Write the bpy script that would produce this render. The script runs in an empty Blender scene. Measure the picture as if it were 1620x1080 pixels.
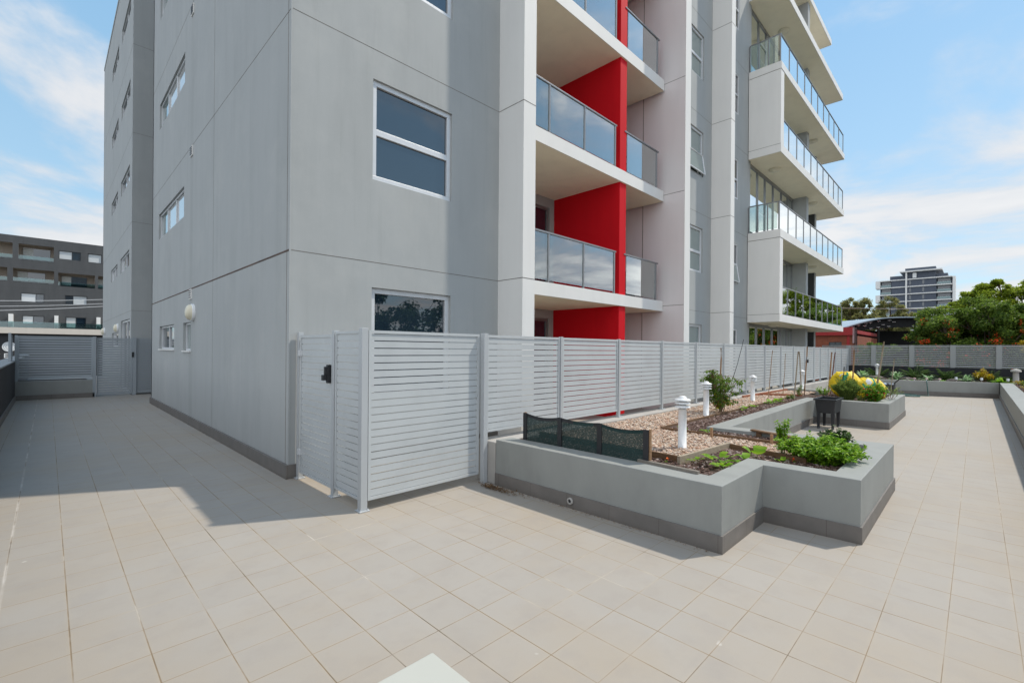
import bpy, math, random
from mathutils import Vector, Matrix, noise
R = random.Random(7)
scene = bpy.context.scene
col = scene.collection
PI = math.pi

# ------------------------------------------------------------------ materials
def newmat(name):
    m = bpy.data.materials.new(name); m.use_nodes = True
    nt = m.node_tree; nt.nodes.clear()
    out = nt.nodes.new('ShaderNodeOutputMaterial'); b = nt.nodes.new('ShaderNodeBsdfPrincipled')
    nt.links.new(b.outputs[0], out.inputs[0])
    return m, nt, b, out
def N(nt, t, **kw):
    n = nt.nodes.new(t)
    for k, v in kw.items(): setattr(n, k, v)
    return n
def L(nt, a, b): nt.links.new(a, b)
def math_(nt, op, a, b=None, c=None):
    n = N(nt, 'ShaderNodeMath', operation=op)
    for i, v in enumerate((a, b, c)):
        if v is None: continue
        if isinstance(v, (int, float)): n.inputs[i].default_value = v
        else: L(nt, v, n.inputs[i])
    return n.outputs[0]
def mixc(nt, f, a, b):
    n = N(nt, 'ShaderNodeMix', data_type='RGBA')
    for i, v in ((0, f), (6, a), (7, b)):
        if isinstance(v, (int, float)): n.inputs[i].default_value = v
        elif isinstance(v, tuple): n.inputs[i].default_value = (*v, 1)
        else: L(nt, v, n.inputs[i])
    return n.outputs[2]
def objco(nt, scale=(1, 1, 1)):
    tc = N(nt, 'ShaderNodeTexCoord'); mp = N(nt, 'ShaderNodeMapping'); mp.inputs['Scale'].default_value = scale
    L(nt, tc.outputs['Object'], mp.inputs[0]); return mp.outputs[0]
def noise_(nt, vec, scale, detail=4, rough=.55):
    n = N(nt, 'ShaderNodeTexNoise'); n.inputs['Scale'].default_value = scale
    n.inputs['Detail'].default_value = detail; n.inputs['Roughness'].default_value = rough
    L(nt, vec, n.inputs['Vector']); return n.outputs[0]
def ramp(nt, f, stops):
    r = N(nt, 'ShaderNodeValToRGB'); el = r.color_ramp.elements
    while len(el) > 1: el.remove(el[0])
    for i, (p, c) in enumerate(stops):
        e = el[0] if i == 0 else el.new(p)
        e.position = p; e.color = (*c, 1) if len(c) == 3 else c
    L(nt, f, r.inputs[0]); return r.outputs[0]
def bump(nt, b, h, strength=.2, dist=.01):
    bp = N(nt, 'ShaderNodeBump'); bp.inputs['Strength'].default_value = strength; bp.inputs['Distance'].default_value = dist
    L(nt, h, bp.inputs['Height']); L(nt, bp.outputs[0], b.inputs['Normal'])
def sc(c, k): return tuple(min(1, x*k) for x in c)
def paint(name, c, rough=.7, var=.06, streak=(1.3, 1.3, .18), bs=.12, fine=60, spec=.3):
    """painted render: soft vertical weathering, faint mottling, fine grain"""
    m, nt, b, o = newmat(name)
    v1 = noise_(nt, objco(nt, streak), 2.2, 5, .6); v2 = noise_(nt, objco(nt), .9, 4)
    s = math_(nt, 'ADD', math_(nt, 'MULTIPLY', v1, .6), math_(nt, 'MULTIPLY', v2, .4))
    L(nt, ramp(nt, s, [(.32, sc(c, 1-var*1.6)), (.5, c), (.7, sc(c, 1+var))]), b.inputs['Base Color'])
    b.inputs['Roughness'].default_value = rough; b.inputs['Specular IOR Level'].default_value = spec
    bump(nt, b, noise_(nt, objco(nt), fine, 3), bs, .004)
    return m
def plain(name, c, rough=.5, metal=0, var=.05, scale=8, spec=.5):
    m, nt, b, o = newmat(name)
    v = noise_(nt, objco(nt), scale, 4)
    L(nt, ramp(nt, v, [(.3, sc(c, 1-var)), (.7, sc(c, 1+var))]), b.inputs['Base Color'])
    b.inputs['Roughness'].default_value = rough; b.inputs['Metallic'].default_value = metal
    b.inputs['Specular IOR Level'].default_value = spec
    return m
def island(name, stops, rough=.7, spec=.3, trans=0, mix=None):
    """colour picked per loose piece (leaf, pebble, chip)"""
    m, nt, b, o = newmat(name)
    g = N(nt, 'ShaderNodeNewGeometry')
    c = ramp(nt, g.outputs['Random Per Island'], stops)
    if mix:
        v = noise_(nt, objco(nt), mix[0], 3)
        c = mixc(nt, math_(nt, 'MULTIPLY', v, mix[2]), c, mix[1])
    L(nt, c, b.inputs['Base Color']); b.inputs['Roughness'].default_value = rough
    b.inputs['Specular IOR Level'].default_value = spec
    if trans:
        t = N(nt, 'ShaderNodeBsdfTranslucent'); L(nt, c, t.inputs[0])
        mx = N(nt, 'ShaderNodeMixShader'); mx.inputs[0].default_value = trans
        L(nt, b.outputs[0], mx.inputs[1]); L(nt, t.outputs[0], mx.inputs[2]); L(nt, mx.outputs[0], o.inputs[0])
    return m
def window_glass(name, dark=(.014, .026, .040), ior=1.6, rough=.012, wav=.02):
    m, nt, b, o = newmat(name)
    b.inputs['Base Color'].default_value = (*dark, 1); b.inputs['Roughness'].default_value = rough
    b.inputs['IOR'].default_value = ior; b.inputs['Specular IOR Level'].default_value = .9
    b.inputs['Coat Weight'].default_value = .6; b.inputs['Coat Roughness'].default_value = .01; b.inputs['Coat IOR'].default_value = 1.7
    bump(nt, b, noise_(nt, objco(nt), 1.6, 2), wav, .05)
    return m
def clear_glass(name, tint=(.80, .88, .86), boost=1.9, haze=0.0):
    m, nt, b, o = newmat(name)
    tr = N(nt, 'ShaderNodeBsdfTransparent'); tr.inputs[0].default_value = (*tint, 1)
    gl = N(nt, 'ShaderNodeBsdfGlossy'); gl.inputs['Roughness'].default_value = .01; gl.inputs[0].default_value = (.93, .97, .97, 1)
    fr = N(nt, 'ShaderNodeFresnel'); fr.inputs[0].default_value = 1.5
    f = math_(nt, 'MINIMUM', math_(nt, 'MULTIPLY', fr.outputs[0], boost), .96)
    mx = N(nt, 'ShaderNodeMixShader'); L(nt, f, mx.inputs[0]); L(nt, tr.outputs[0], mx.inputs[1]); L(nt, gl.outputs[0], mx.inputs[2])
    L(nt, mx.outputs[0], o.inputs[0])
    return m

def floor_mat():
    m, nt, b, o = newmat('floor_tiles')
    tc = N(nt, 'ShaderNodeTexCoord'); sp = N(nt, 'ShaderNodeSeparateXYZ'); L(nt, tc.outputs['Object'], sp.inputs[0])
    X = math_(nt, 'DIVIDE', math_(nt, 'SUBTRACT', sp.outputs[0], 3.07), .2975)
    Y = math_(nt, 'DIVIDE', math_(nt, 'SUBTRACT', sp.outputs[1], .99), .2915)
    def edge(v, p):
        f = math_(nt, 'FRACT', v); return math_(nt, 'MULTIPLY', math_(nt, 'MINIMUM', f, math_(nt, 'SUBTRACT', 1.0, f)), p)
    d1 = edge(X, .2975); d2 = edge(Y, .2915)
    wob = noise_(nt, objco(nt), 2.2, 3)
    w1 = math_(nt, 'MULTIPLY_ADD', wob, .0026, .0006)      # long joints a bit heavier
    w2 = math_(nt, 'MULTIPLY_ADD', wob, .0014, .0002)
    def line(d, w):
        s = N(nt, 'ShaderNodeMapRange'); L(nt, d, s.inputs[0]); L(nt, w, s.inputs[1])
        L(nt, math_(nt, 'ADD', w, .0018), s.inputs[2]); s.inputs[3].default_value = 1; s.inputs[4].default_value = 0; return s.outputs[0]
    g = math_(nt, 'MAXIMUM', line(d1, w1), line(d2, w2))
    cb = N(nt, 'ShaderNodeCombineXYZ'); L(nt, math_(nt, 'FLOOR', X), cb.inputs[0]); L(nt, math_(nt, 'FLOOR', Y), cb.inputs[1])
    wn = N(nt, 'ShaderNodeTexWhiteNoise', noise_dimensions='2D'); L(nt, cb.outputs[0], wn.inputs[0])
    per = ramp(nt, wn.outputs[0], [(0, (.362, .330, .290)), (.5, (.370, .338, .298)), (1, (.378, .346, .306))])
    big = noise_(nt, objco(nt), .55, 6, .62); mid = noise_(nt, objco(nt), 3.5, 5, .65); fine = noise_(nt, objco(nt), 170, 2)
    c = mixc(nt, math_(nt, 'MULTIPLY', ramp(nt, big, [(.42, (0, 0, 0)), (.66, (1, 1, 1))]), .65), per, (.375, .312, .235))
    c = mixc(nt, math_(nt, 'MULTIPLY', ramp(nt, mid, [(.48, (0, 0, 0)), (.72, (1, 1, 1))]), .55), c, (.325, .292, .258))
    c = mixc(nt, math_(nt, 'MULTIPLY', ramp(nt, fine, [(.35, (0, 0, 0)), (.7, (1, 1, 1))]), .13), c, (.28, .25, .22))
    # small chalky splashes
    sp1 = ramp(nt, noise_(nt, objco(nt), 6.3, 2, .4), [(.775, (0, 0, 0)), (.80, (1, 1, 1))])
    c = mixc(nt, math_(nt, 'MULTIPLY', sp1, .55), c, (.66, .64, .60))
    gn = noise_(nt, objco(nt), .8, 4, .7)
    gc = ramp(nt, gn, [(.36, (.11, .085, .055)), (.48, (.23, .165, .095)), (.58, (.30, .24, .17)), (.66, (.58, .54, .48))])
    gn2 = noise_(nt, objco(nt), 1.9, 4, .7)
    g = math_(nt, 'MULTIPLY', g, ramp(nt, gn2, [(.34, (.2, .2, .2)), (.54, (.95, .95, .95))]))
    # the halo where grout haze has bled on to the tile
    halo = N(nt, 'ShaderNodeMapRange'); L(nt, math_(nt, 'MINIMUM', d1, d2), halo.inputs[0]); halo.inputs[2].default_value = .02
    halo.inputs[3].default_value = 1; halo.inputs[4].default_value = 0
    c = mixc(nt, math_(nt, 'MULTIPLY', math_(nt, 'MULTIPLY', halo.outputs[0], gn2), .35), c, (.46, .37, .26))
    # chalky deposit along one joint by the left wall
    dx = math_(nt, 'ABSOLUTE', math_(nt, 'SUBTRACT', sp.outputs[0], -.2025))
    ch = N(nt, 'ShaderNodeMapRange'); L(nt, dx, ch.inputs[0])
    L(nt, math_(nt, 'MULTIPLY', noise_(nt, objco(nt, (1, 1, 1)), 9, 5, .8), .022), ch.inputs[2]); ch.inputs[3].default_value = 1; ch.inputs[4].default_value = 0
    chm = math_(nt, 'MULTIPLY', ch.outputs[0], ramp(nt, noise_(nt, objco(nt, (.1, 1, 1)), 1.6, 3), [(.42, (0, 0, 0)), (.56, (1, 1, 1))]))
    c = mixc(nt, g, c, gc)
    c = mixc(nt, math_(nt, 'MULTIPLY', chm, .5), c, (.75, .72, .68))
    L(nt, c, b.inputs['Base Color'])
    b.inputs['Roughness'].default_value = .62; b.inputs['Specular IOR Level'].default_value = .35
    h = math_(nt, 'ADD', math_(nt, 'MULTIPLY', g, -1.0), math_(nt, 'MULTIPLY', fine, .25))
    bump(nt, b, h, .35, .003)
    return m
def skirt_mat():
    m, nt, b, o = newmat('skirting_tile')
    tc = N(nt, 'ShaderNodeTexCoord'); sp = N(nt, 'ShaderNodeSeparateXYZ'); L(nt, tc.outputs['Object'], sp.inputs[0])
    s = math_(nt, 'FRACT', math_(nt, 'DIVIDE', math_(nt, 'ADD', sp.outputs[0], sp.outputs[1]), .5))
    ln = math_(nt, 'LESS_THAN', s, .008)
    v = noise_(nt, objco(nt), 5, 5)
    c = ramp(nt, v, [(.3, (.15, .138, .126)), (.7, (.19, .173, .158))])
    c = mixc(nt, math_(nt, 'MULTIPLY', ln, .7), c, (.07, .05, .035))
    low = N(nt, 'ShaderNodeMapRange'); L(nt, sp.outputs[2], low.inputs[0]); low.inputs[1].default_value = 0; low.inputs[2].default_value = .05
    low.inputs[3].default_value = 1; low.inputs[4].default_value = 0
    c = mixc(nt, math_(nt, 'MULTIPLY', math_(nt, 'MULTIPLY', low.outputs[0], v), .5), c, (.10, .075, .05))
    L(nt, c, b.inputs['Base Color']); b.inputs['Roughness'].default_value = .55
    bump(nt, b, noise_(nt, objco(nt), 90, 2), .1, .003)
    return m
def brick_mat():
    m, nt, b, o = newmat('red_brick')
    tc = N(nt, 'ShaderNodeTexCoord'); sp = N(nt, 'ShaderNodeSeparateXYZ'); L(nt, tc.outputs['Object'], sp.inputs[0])
    cb = N(nt, 'ShaderNodeCombineXYZ'); L(nt, math_(nt, 'ADD', sp.outputs[0], sp.outputs[1]), cb.inputs[0]); L(nt, sp.outputs[2], cb.inputs[1])
    t = N(nt, 'ShaderNodeTexBrick'); L(nt, cb.outputs[0], t.inputs['Vector']); t.inputs['Scale'].default_value = 4
    t.inputs['Color1'].default_value = (.34, .085, .035, 1); t.inputs['Color2'].default_value = (.24, .055, .028, 1); t.inputs['Mortar'].default_value = (.26, .17, .12, 1)
    t.inputs['Mortar Size'].default_value = .018; t.inputs['Brick Width'].default_value = .95; t.inputs['Row Height'].default_value = .34
    L(nt, t.outputs[0], b.inputs['Base Color']); b.inputs['Roughness'].default_value = .85
    return m
def timber_mat(name, c1, c2):
    m, nt, b, o = newmat(name)
    v = noise_(nt, objco(nt, (3, 3, 22)), 6, 5, .65)
    L(nt, ramp(nt, v, [(.3, c1), (.7, c2)]), b.inputs['Base Color']); b.inputs['Roughness'].default_value = .75
    bump(nt, b, v, .4, .004); return m
def cloth_mat():
    m, nt, b, o = newmat('green_shade_cloth')
    tc = N(nt, 'ShaderNodeTexCoord'); sp = N(nt, 'ShaderNodeSeparateXYZ'); L(nt, tc.outputs['Object'], sp.inputs[0])
    row = math_(nt, 'FRACT', math_(nt, 'MULTIPLY', sp.outputs[2], 62.0))
    dash = noise_(nt, objco(nt, (1, 42, 190)), 1.0, 2)
    hol = math_(nt, 'MULTIPLY', math_(nt, 'GREATER_THAN', dash, .57), math_(nt, 'GREATER_THAN', row, .55))
    c = mixc(nt, hol, (.008, .032, .030), (.030, .075, .072))
    L(nt, c, b.inputs['Base Color']); b.inputs['Roughness'].default_value = .8
    tr = N(nt, 'ShaderNodeBsdfTransparent'); mx = N(nt, 'ShaderNodeMixShader')
    L(nt, math_(nt, 'MULTIPLY_ADD', hol, .22, .05), mx.inputs[0]); L(nt, b.outputs[0], mx.inputs[1]); L(nt, tr.outputs[0], mx.inputs[2]); L(nt, mx.outputs[0], o.inputs[0])
    return m
def clad_mat():
    m, nt, b, o = newmat('dark_cladding')
    tc = N(nt, 'ShaderNodeTexCoord'); sp = N(nt, 'ShaderNodeSeparateXYZ'); L(nt, tc.outputs['Object'], sp.inputs[0])
    a = math_(nt, 'LESS_THAN', math_(nt, 'FRACT', math_(nt, 'DIVIDE', sp.outputs[0], 2.3)), .014)
    z = math_(nt, 'LESS_THAN', math_(nt, 'FRACT', math_(nt, 'DIVIDE', math_(nt, 'ADD', sp.outputs[2], .45), 1.5)), .02)
    ln = math_(nt, 'MAXIMUM', a, z); v = noise_(nt, objco(nt, (1, 1, .3)), 1.1, 4)
    c = ramp(nt, v, [(.3, (.058, .060, .062)), (.7, (.078, .079, .080))])
    L(nt, mixc(nt, math_(nt, 'MULTIPLY', ln, .7), c, (.05, .05, .05)), b.inputs['Base Color']); b.inputs['Roughness'].default_value = .6
    return m

M = {}
M['floor'] = floor_mat(); M['skirt'] = skirt_mat(); M['brick'] = brick_mat(); M['cloth'] = cloth_mat(); M['clad'] = clad_mat()
def wall_mat():
    m = paint('grey_wall_paint', (.395, .408, .402), .75, .05); nt = m.node_tree; b = [n for n in nt.nodes if n.type == 'BSDF_PRINCIPLED'][0]
    src = b.inputs['Base Color'].links[0].from_socket; tc = N(nt, 'ShaderNodeTexCoord'); sp = N(nt, 'ShaderNodeSeparateXYZ'); L(nt, tc.outputs['Object'], sp.inputs[0])
    def near(sock, c, w): 
        d = math_(nt, 'ABSOLUTE', math_(nt, 'SUBTRACT', sock, c)); mr = N(nt, 'ShaderNodeMapRange'); L(nt, d, mr.inputs[0]); mr.inputs[1].default_value = w*.3; mr.inputs[2].default_value = w; mr.inputs[3].default_value = 1; mr.inputs[4].default_value = 0; return mr.outputs[0]
    wx = sp.outputs[0]; wy = sp.outputs[1]
    st = math_(nt, 'MULTIPLY', near(wy, 3.5, .22), .5)     # object space is relative to the building's base point
    pat = noise_(nt, objco(nt, (5, 5, .25)), 1.6, 5, .7); runs = ramp(nt, pat, [(.56, (0, 0, 0)), (.78, (1, 1, 1))])
    k = math_(nt, 'ADD', math_(nt, 'MULTIPLY', runs, .26), 0.0)
    vent = math_(nt, 'MULTIPLY', math_(nt, 'MULTIPLY', near(wy, 1.5, .2), math_(nt, 'LESS_THAN', wx, -5.8)), .22)
    k = math_(nt, 'ADD', k, vent)
    blot = ramp(nt, noise_(nt, objco(nt), 1.1, 6, .7), [(.50, (0, 0, 0)), (.72, (1, 1, 1))])
    c1 = mixc(nt, math_(nt, 'MINIMUM', k, 1.0), src, (.25, .26, .25)); c1 = mixc(nt, math_(nt, 'MULTIPLY', blot, .26), c1, (.52, .52, .49))
    L(nt, c1, b.inputs['Base Color']); return m
M['wall'] = wall_mat()
M['joint'] = plain('wall_joint', (.19, .175, .155), .9, 0, .3, 3)
M['joint_dark'] = plain('wall_joint_stained', (.11, .075, .06), .9, 0, .4, 3)
M['white'] = paint('white_wall_paint', (.80, .785, .75), .65, .03)
M['lilac'] = paint('pale_lilac_paint', (.76, .73, .72), .7, .03)
M['soffit'] = paint('cream_soffit_paint', (.90, .83, .64), .8, .04)
M['red'] = paint('red_paint', (.62, .006, .014), .6, .05, spec=.15)
M['planter'] = paint('planter_paint', (.288, .296, .280), .6, .09, (1.6, 1.6, .8), .12)
M['metal'] = plain('silver_frame', (.66, .67, .68), .4, .15, .04)
M['fence'] = paint('fence_powder_coat', (.50, .525, .53), .42, .06, (1.3, 1.3, 1.3), .02, 30, .5)
M['fence_post'] = paint('fence_post_coat', (.44, .46, .47), .4, .03, (1, 1, 1), .02, 30, .5)
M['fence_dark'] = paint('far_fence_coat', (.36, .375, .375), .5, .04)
M['dark_metal'] = plain('dark_frame', (.05, .053, .056), .4, .2)
M['rail'] = plain('rail_aluminium', (.26, .265, .27), .38, .5)
M['glass'] = window_glass('window_glass'); M['glass_blind'] = window_glass('window_glass_blind', (.60, .62, .62), 1.5, .02)
M['glass_green'] = window_glass('window_glass_frosted', (.20, .26, .25), 1.5, .05)
M['glass_far'] = window_glass('window_glass_far', (.05, .06, .07), 1.5, .05, 0)
M['clear'] = clear_glass('balustrade_glass', boost=5.0); M['clear_green'] = clear_glass('balustrade_glass_green', (.55, .74, .68), 2.4)
M['clear_far'] = clear_glass('balustrade_glass_far', (.55, .72, .72), 3.0)
M['curtain'] = plain('curtain_fabric', (.62, .63, .60), .9, 0, .12, 5)
M['black'] = plain('black_plastic', (.018, .019, .022), .42, 0, .2, 4)
M['tub'] = plain('charcoal_plastic', (.014, .016, .020), .38, 0, .15, 5)
M['black_wall'] = paint('black_wall_paint', (.022, .024, .028), .6, .2)
M['dark_wall'] = paint('charcoal_wall_paint', (.040, .040, .042), .7, .12)
M['cap'] = paint('wall_cap_paint', (.30, .31, .31), .7, .05)
M['concrete'] = paint('concrete', (.42, .40, .37), .85, .10, (1, 1, 1), .4, 40)
M['lamp'] = plain('lamp_diffuser', (.72, .66, .50), .3, 0, .04)
M['whitepl'] = plain('white_plastic', (.78, .78, .77), .35, 0, .05, 30)
M['timber'] = timber_mat('brown_timber', (.085, .045, .022), (.20, .11, .05))
M['timber_pale'] = timber_mat('weathered_timber', (.24, .19, .13), (.42, .35, .26))
M['timber_red'] = timber_mat('red_timber', (.24, .075, .035), (.36, .13, .06))
M['timber_grey'] = timber_mat('grey_timber', (.14, .12, .10), (.26, .23, .19))
M['bamboo'] = timber_mat('stake_wood', (.26, .14, .07), (.40, .25, .14))
M['stakered'] = timber_mat('stake_dark', (.12, .04, .03), (.20, .08, .05))
M['yellow'] = plain('yellow_bag_plastic', (.85, .62, .01), .38, 0, .12, 6)
_nt = M['yellow'].node_tree; _b = [n for n in _nt.nodes if n.type == 'BSDF_PRINCIPLED'][0]; bump(_nt, _b, noise_(_nt, objco(_nt, (1, 1, 2.2)), 14, 4, .7), .9, .03)
M['green_pl'] = plain('green_plastic', (.01, .30, .16), .4, 0, .15, 6)
M['bluewhite'] = plain('blue_white_plastic', (.45, .55, .70), .4, 0, .4, 14)
M['pebble'] = island('gravel_pebbles', [(0, (.30, .20, .14)), (.2, (.52, .37, .27)), (.4, (.66, .54, .42)), (.55, (.42, .22, .13)), (.7, (.70, .62, .52)), (.85, (.24, .19, .17)), (1, (.60, .42, .32))], .7)
M['bed'] = paint('gravel_bed', (.36, .27, .20), .9, .3, (9, 9, 9), 1.0, 45)
M['soil'] = paint('dark_soil', (.085, .055, .042), .95, .4, (9, 9, 9), 1.0, 60)
M['chip'] = island('bark_chips', [(0, (.05, .028, .022)), (.4, (.14, .08, .06)), (.75, (.26, .17, .14)), (.93, (.42, .32, .28)), (1, (.55, .48, .44))], .85)
def leafm(name, a, b_, c, tr=.45): return island(name, [(0, a), (.5, b_), (1, c)], .5, .35, tr)
M['leaf_tomato'] = leafm('tomato_leaves', (0.06, 0.14, 0.018), (0.14, 0.26, 0.035), (0.27, 0.38, 0.06), .5)
M['leaf_parsley'] = leafm('parsley_leaves', (0.09, 0.22, 0.012), (0.2, 0.4, 0.02), (0.38, 0.55, 0.05), .5)
M['leaf_bright'] = leafm('bright_leaves', (.12, .30, .01), (.22, .42, .02), (.34, .50, .05))
M['leaf_dark'] = leafm('dark_leaves', (0.02, 0.05, 0.012), (0.05, 0.1, 0.025), (0.1, 0.18, 0.04))
M['leaf_rosemary'] = leafm('rosemary_leaves', (0.06, 0.12, 0.03), (0.15, 0.24, 0.05), (0.34, 0.42, 0.1), .5)
M['leaf_pepper'] = leafm('pepper_leaves', (0.07, 0.21, 0.012), (0.17, 0.38, 0.025), (0.34, 0.54, 0.06), .5)
M['leaf_silver'] = leafm('silver_leaves', (0.1, 0.24, 0.07), (0.28, 0.46, 0.2), (0.6, 0.7, 0.5))
M['leaf_yellow'] = leafm('yellow_leaves', (.38, .20, .01), (.55, .38, .015), (.40, .42, .03))
M['leaf_tree'] = leafm('flowering_tree_leaves', (.06, .115, .018), (.145, .225, .028), (.27, .36, .06), .6)
M['leaf_layer'] = leafm('layered_tree_leaves', (.13, .19, .015), (.31, .40, .025), (.50, .56, .06), .6)
M['leaf_gum'] = leafm('gum_tree_leaves', (0.15, 0.16, 0.06), (0.28, 0.28, 0.1), (0.42, 0.38, 0.15), .6)
M['leaf_round'] = leafm('round_tree_leaves', (0.06, 0.11, 0.015), (0.13, 0.22, 0.03), (0.24, 0.34, 0.05))
M['flower'] = island('red_flowers', [(0, (.60, .05, .01)), (.6, (.85, .09, .02)), (1, (.95, .25, .05))], .6)
M['fruit'] = plain('red_fruit', (.45, .012, .008), .3)
M['bark'] = paint('bark', (.17, .13, .10), .9, .25, (6, 6, 1.2), .8, 30)
M['fence_shade'] = paint('shade_darkened_fence_coat', (.35, .385, .41), .45, .03)  # slat fence coat with the deep shade of the left end put into its colour
M['stem'] = plain('green_stem', (.12, .17, .04), .6); M['stem_brown'] = plain('brown_stem', (.20, .11, .06), .7)
M['hose'] = plain('hose_rubber', (.01, .09, .08), .4)
M['colorbond'] = plain('red_sheet_metal', (.42, .03, .03), .5)
M['pinkpanel'] = plain('pink_panel', (.50, .33, .33), .6)
M['roofsheet'] = plain('blue_grey_sheet', (.36, .42, .46), .45)
M['void'] = plain('dark_interior', (.012, .012, .013), .9)
M['tower'] = paint('slate_cladding', (.085, .10, .13), .5, .1, (.05, .05, .05), 0)  # slate blue, with distance haze lightened into the colour
M['balc_in'] = paint('tan_wall_paint', (.42, .36, .30), .8, .05)
M['pinkband'] = paint('cream_band_paint', (.62, .56, .49), .7, .03)
M['table'] = paint('pale_tabletop', (.47, .47, .42), .45, .02, (1, 1, 1), .03)
M['asphalt'] = paint('street_asphalt', (.13, .13, .12), .9, .15, (.3, .3, .3), .3)
M['wire'] = plain('cable_sheath', (.20, .16, .13), .7)
M['greywood'] = plain('log_grey', (.22, .18, .17), .9, 0, .3, 5)
M['paleleaf'] = plain('dry_leaves', (.16, .09, .04), .9, 0, .4, 30)

# ------------------------------------------------------------------ mesh helpers
def origin_of(o):
    v = Vector((0, 0, 0))
    while o is not None: v = v + o.location; o = o.parent
    return v
class MB:
    def __init__(s): s.v = []; s.f = []; s.m = []; s.sm = []
    def face(s, pts, mi=0, smooth=False):
        n = len(s.v); s.v += [tuple(p) for p in pts]; s.f.append(tuple(range(n, n+len(pts)))); s.m.append(mi); s.sm.append(smooth); return s
    def box(s, x0, x1, y0, y1, z0, z1, mi=0, rz=None, c=None):
        if x0 > x1: x0, x1 = x1, x0
        if y0 > y1: y0, y1 = y1, y0
        if z0 > z1: z0, z1 = z1, z0
        n = len(s.v); P = [(x, y, z) for z in (z0, z1) for (x, y) in ((x0, y0), (x1, y0), (x1, y1), (x0, y1))]
        if rz:
            cx, cy = c if c else ((x0+x1)/2, (y0+y1)/2); ca, sa = math.cos(rz), math.sin(rz)
            P = [(cx+(x-cx)*ca-(y-cy)*sa, cy+(x-cx)*sa+(y-cy)*ca, z) for x, y, z in P]
        s.v += P
        for q in ((0, 3, 2, 1), (4, 5, 6, 7), (0, 1, 5, 4), (1, 2, 6, 5), (2, 3, 7, 6), (3, 0, 4, 7)):
            s.f.append(tuple(n+i for i in q)); s.m.append(mi); s.sm.append(False)
        return s
    def prism(s, poly, z0, z1, mi=0):
        n = len(s.v); k = len(poly)
        s.v += [(x, y, z0) for x, y in poly]+[(x, y, z1) for x, y in poly]
        s.f += [tuple(n+k-1-i for i in range(k)), tuple(n+k+i for i in range(k))]; s.m += [mi, mi]; s.sm += [False, False]
        for i in range(k):
            j = (i+1) % k; s.f.append((n+i, n+j, n+k+j, n+k+i)); s.m.append(mi); s.sm.append(False)
        return s
    def tube(s, pts, rad, seg=8, mi=0, caps=True):
        pts = [Vector(p) for p in pts]
        if not isinstance(rad, (list, tuple)): rad = [rad]*len(pts)
        n = len(s.v)
        for i, p in enumerate(pts):
            d = (pts[min(i+1, len(pts)-1)]-pts[max(i-1, 0)]).normalized()
            a = d.cross(Vector((0, 0, 1)));
            if a.length < .05: a = d.cross(Vector((1, 0, 0)))
            a.normalize(); b = d.cross(a)
            for k in range(seg):
                t = 2*PI*k/seg; s.v.append(tuple(p+(a*math.cos(t)+b*math.sin(t))*rad[i]))
        for i in range(len(pts)-1):
            for k in range(seg):
                k2 = (k+1) % seg; s.f.append((n+i*seg+k, n+i*seg+k2, n+(i+1)*seg+k2, n+(i+1)*seg+k)); s.m.append(mi); s.sm.append(seg > 5)
        if caps:
            s.f.append(tuple(n+k for k in range(seg))); s.m.append(mi); s.sm.append(False)
            s.f.append(tuple(n+(len(pts)-1)*seg+seg-1-k for k in range(seg))); s.m.append(mi); s.sm.append(False)
        return s
    def lathe(s, c, prof, seg=20, mi=0, axis='z', smooth=True):
        n = len(s.v); c = Vector(c)
        for r, h in prof:
            for k in range(seg):
                t = 2*PI*k/seg
                q = {'z': Vector((r*math.cos(t), r*math.sin(t), h)), 'x': Vector((h, r*math.cos(t), r*math.sin(t))), 'y': Vector((r*math.cos(t), h, r*math.sin(t)))}[axis]
                s.v.append(tuple(c+q))
        for i in range(len(prof)-1):
            for k in range(seg):
                k2 = (k+1) % seg; s.f.append((n+i*seg+k, n+i*seg+k2, n+(i+1)*seg+k2, n+(i+1)*seg+k)); s.m.append(mi); s.sm.append(smooth)
        s.f.append(tuple(n+k for k in range(seg))); s.f.append(tuple(n+(len(prof)-1)*seg+k for k in range(seg))); s.m += [mi, mi]; s.sm += [False, False]
        return s
    def ball(s, c, r, sub=1, mi=0, sq=(1, 1, 1), jit=0, rnd=R):
        c = Vector(c); n = len(s.v); t = (1+5**.5)/2
        V = [(-1, t, 0), (1, t, 0), (-1, -t, 0), (1, -t, 0), (0, -1, t), (0, 1, t), (0, -1, -t), (0, 1, -t), (t, 0, -1), (t, 0, 1), (-t, 0, -1), (-t, 0, 1)]
        V = [Vector(v).normalized() for v in V]
        F = [(0, 11, 5), (0, 5, 1), (0, 1, 7), (0, 7, 10), (0, 10, 11), (1, 5, 9), (5, 11, 4), (11, 10, 2), (10, 7, 6), (7, 1, 8), (3, 9, 4), (3, 4, 2), (3, 2, 6), (3, 6, 8), (3, 8, 9), (4, 9, 5), (2, 4, 11), (6, 2, 10), (8, 6, 7), (9, 8, 1)]
        for _ in range(sub):
            F2 = []; cache = {}
            def mid(a, b):
                k = (min(a, b), max(a, b))
                if k not in cache: V.append(((V[a]+V[b])/2).normalized()); cache[k] = len(V)-1
                return cache[k]
            for a, b, c_ in F:
                ab, bc, ca = mid(a, b), mid(b, c_), mid(c_, a); F2 += [(a, ab, ca), (b, bc, ab), (c_, ca, bc), (ab, bc, ca)]
            F = F2
        for v in V:
            k = r*(1+jit*(rnd.random()-.5)); s.v.append((c.x+v.x*k*sq[0], c.y+v.y*k*sq[1], c.z+v.z*k*sq[2]))
        for f in F: s.f.append(tuple(n+i for i in f)); s.m.append(mi); s.sm.append(sub > 0)
        return s
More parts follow.
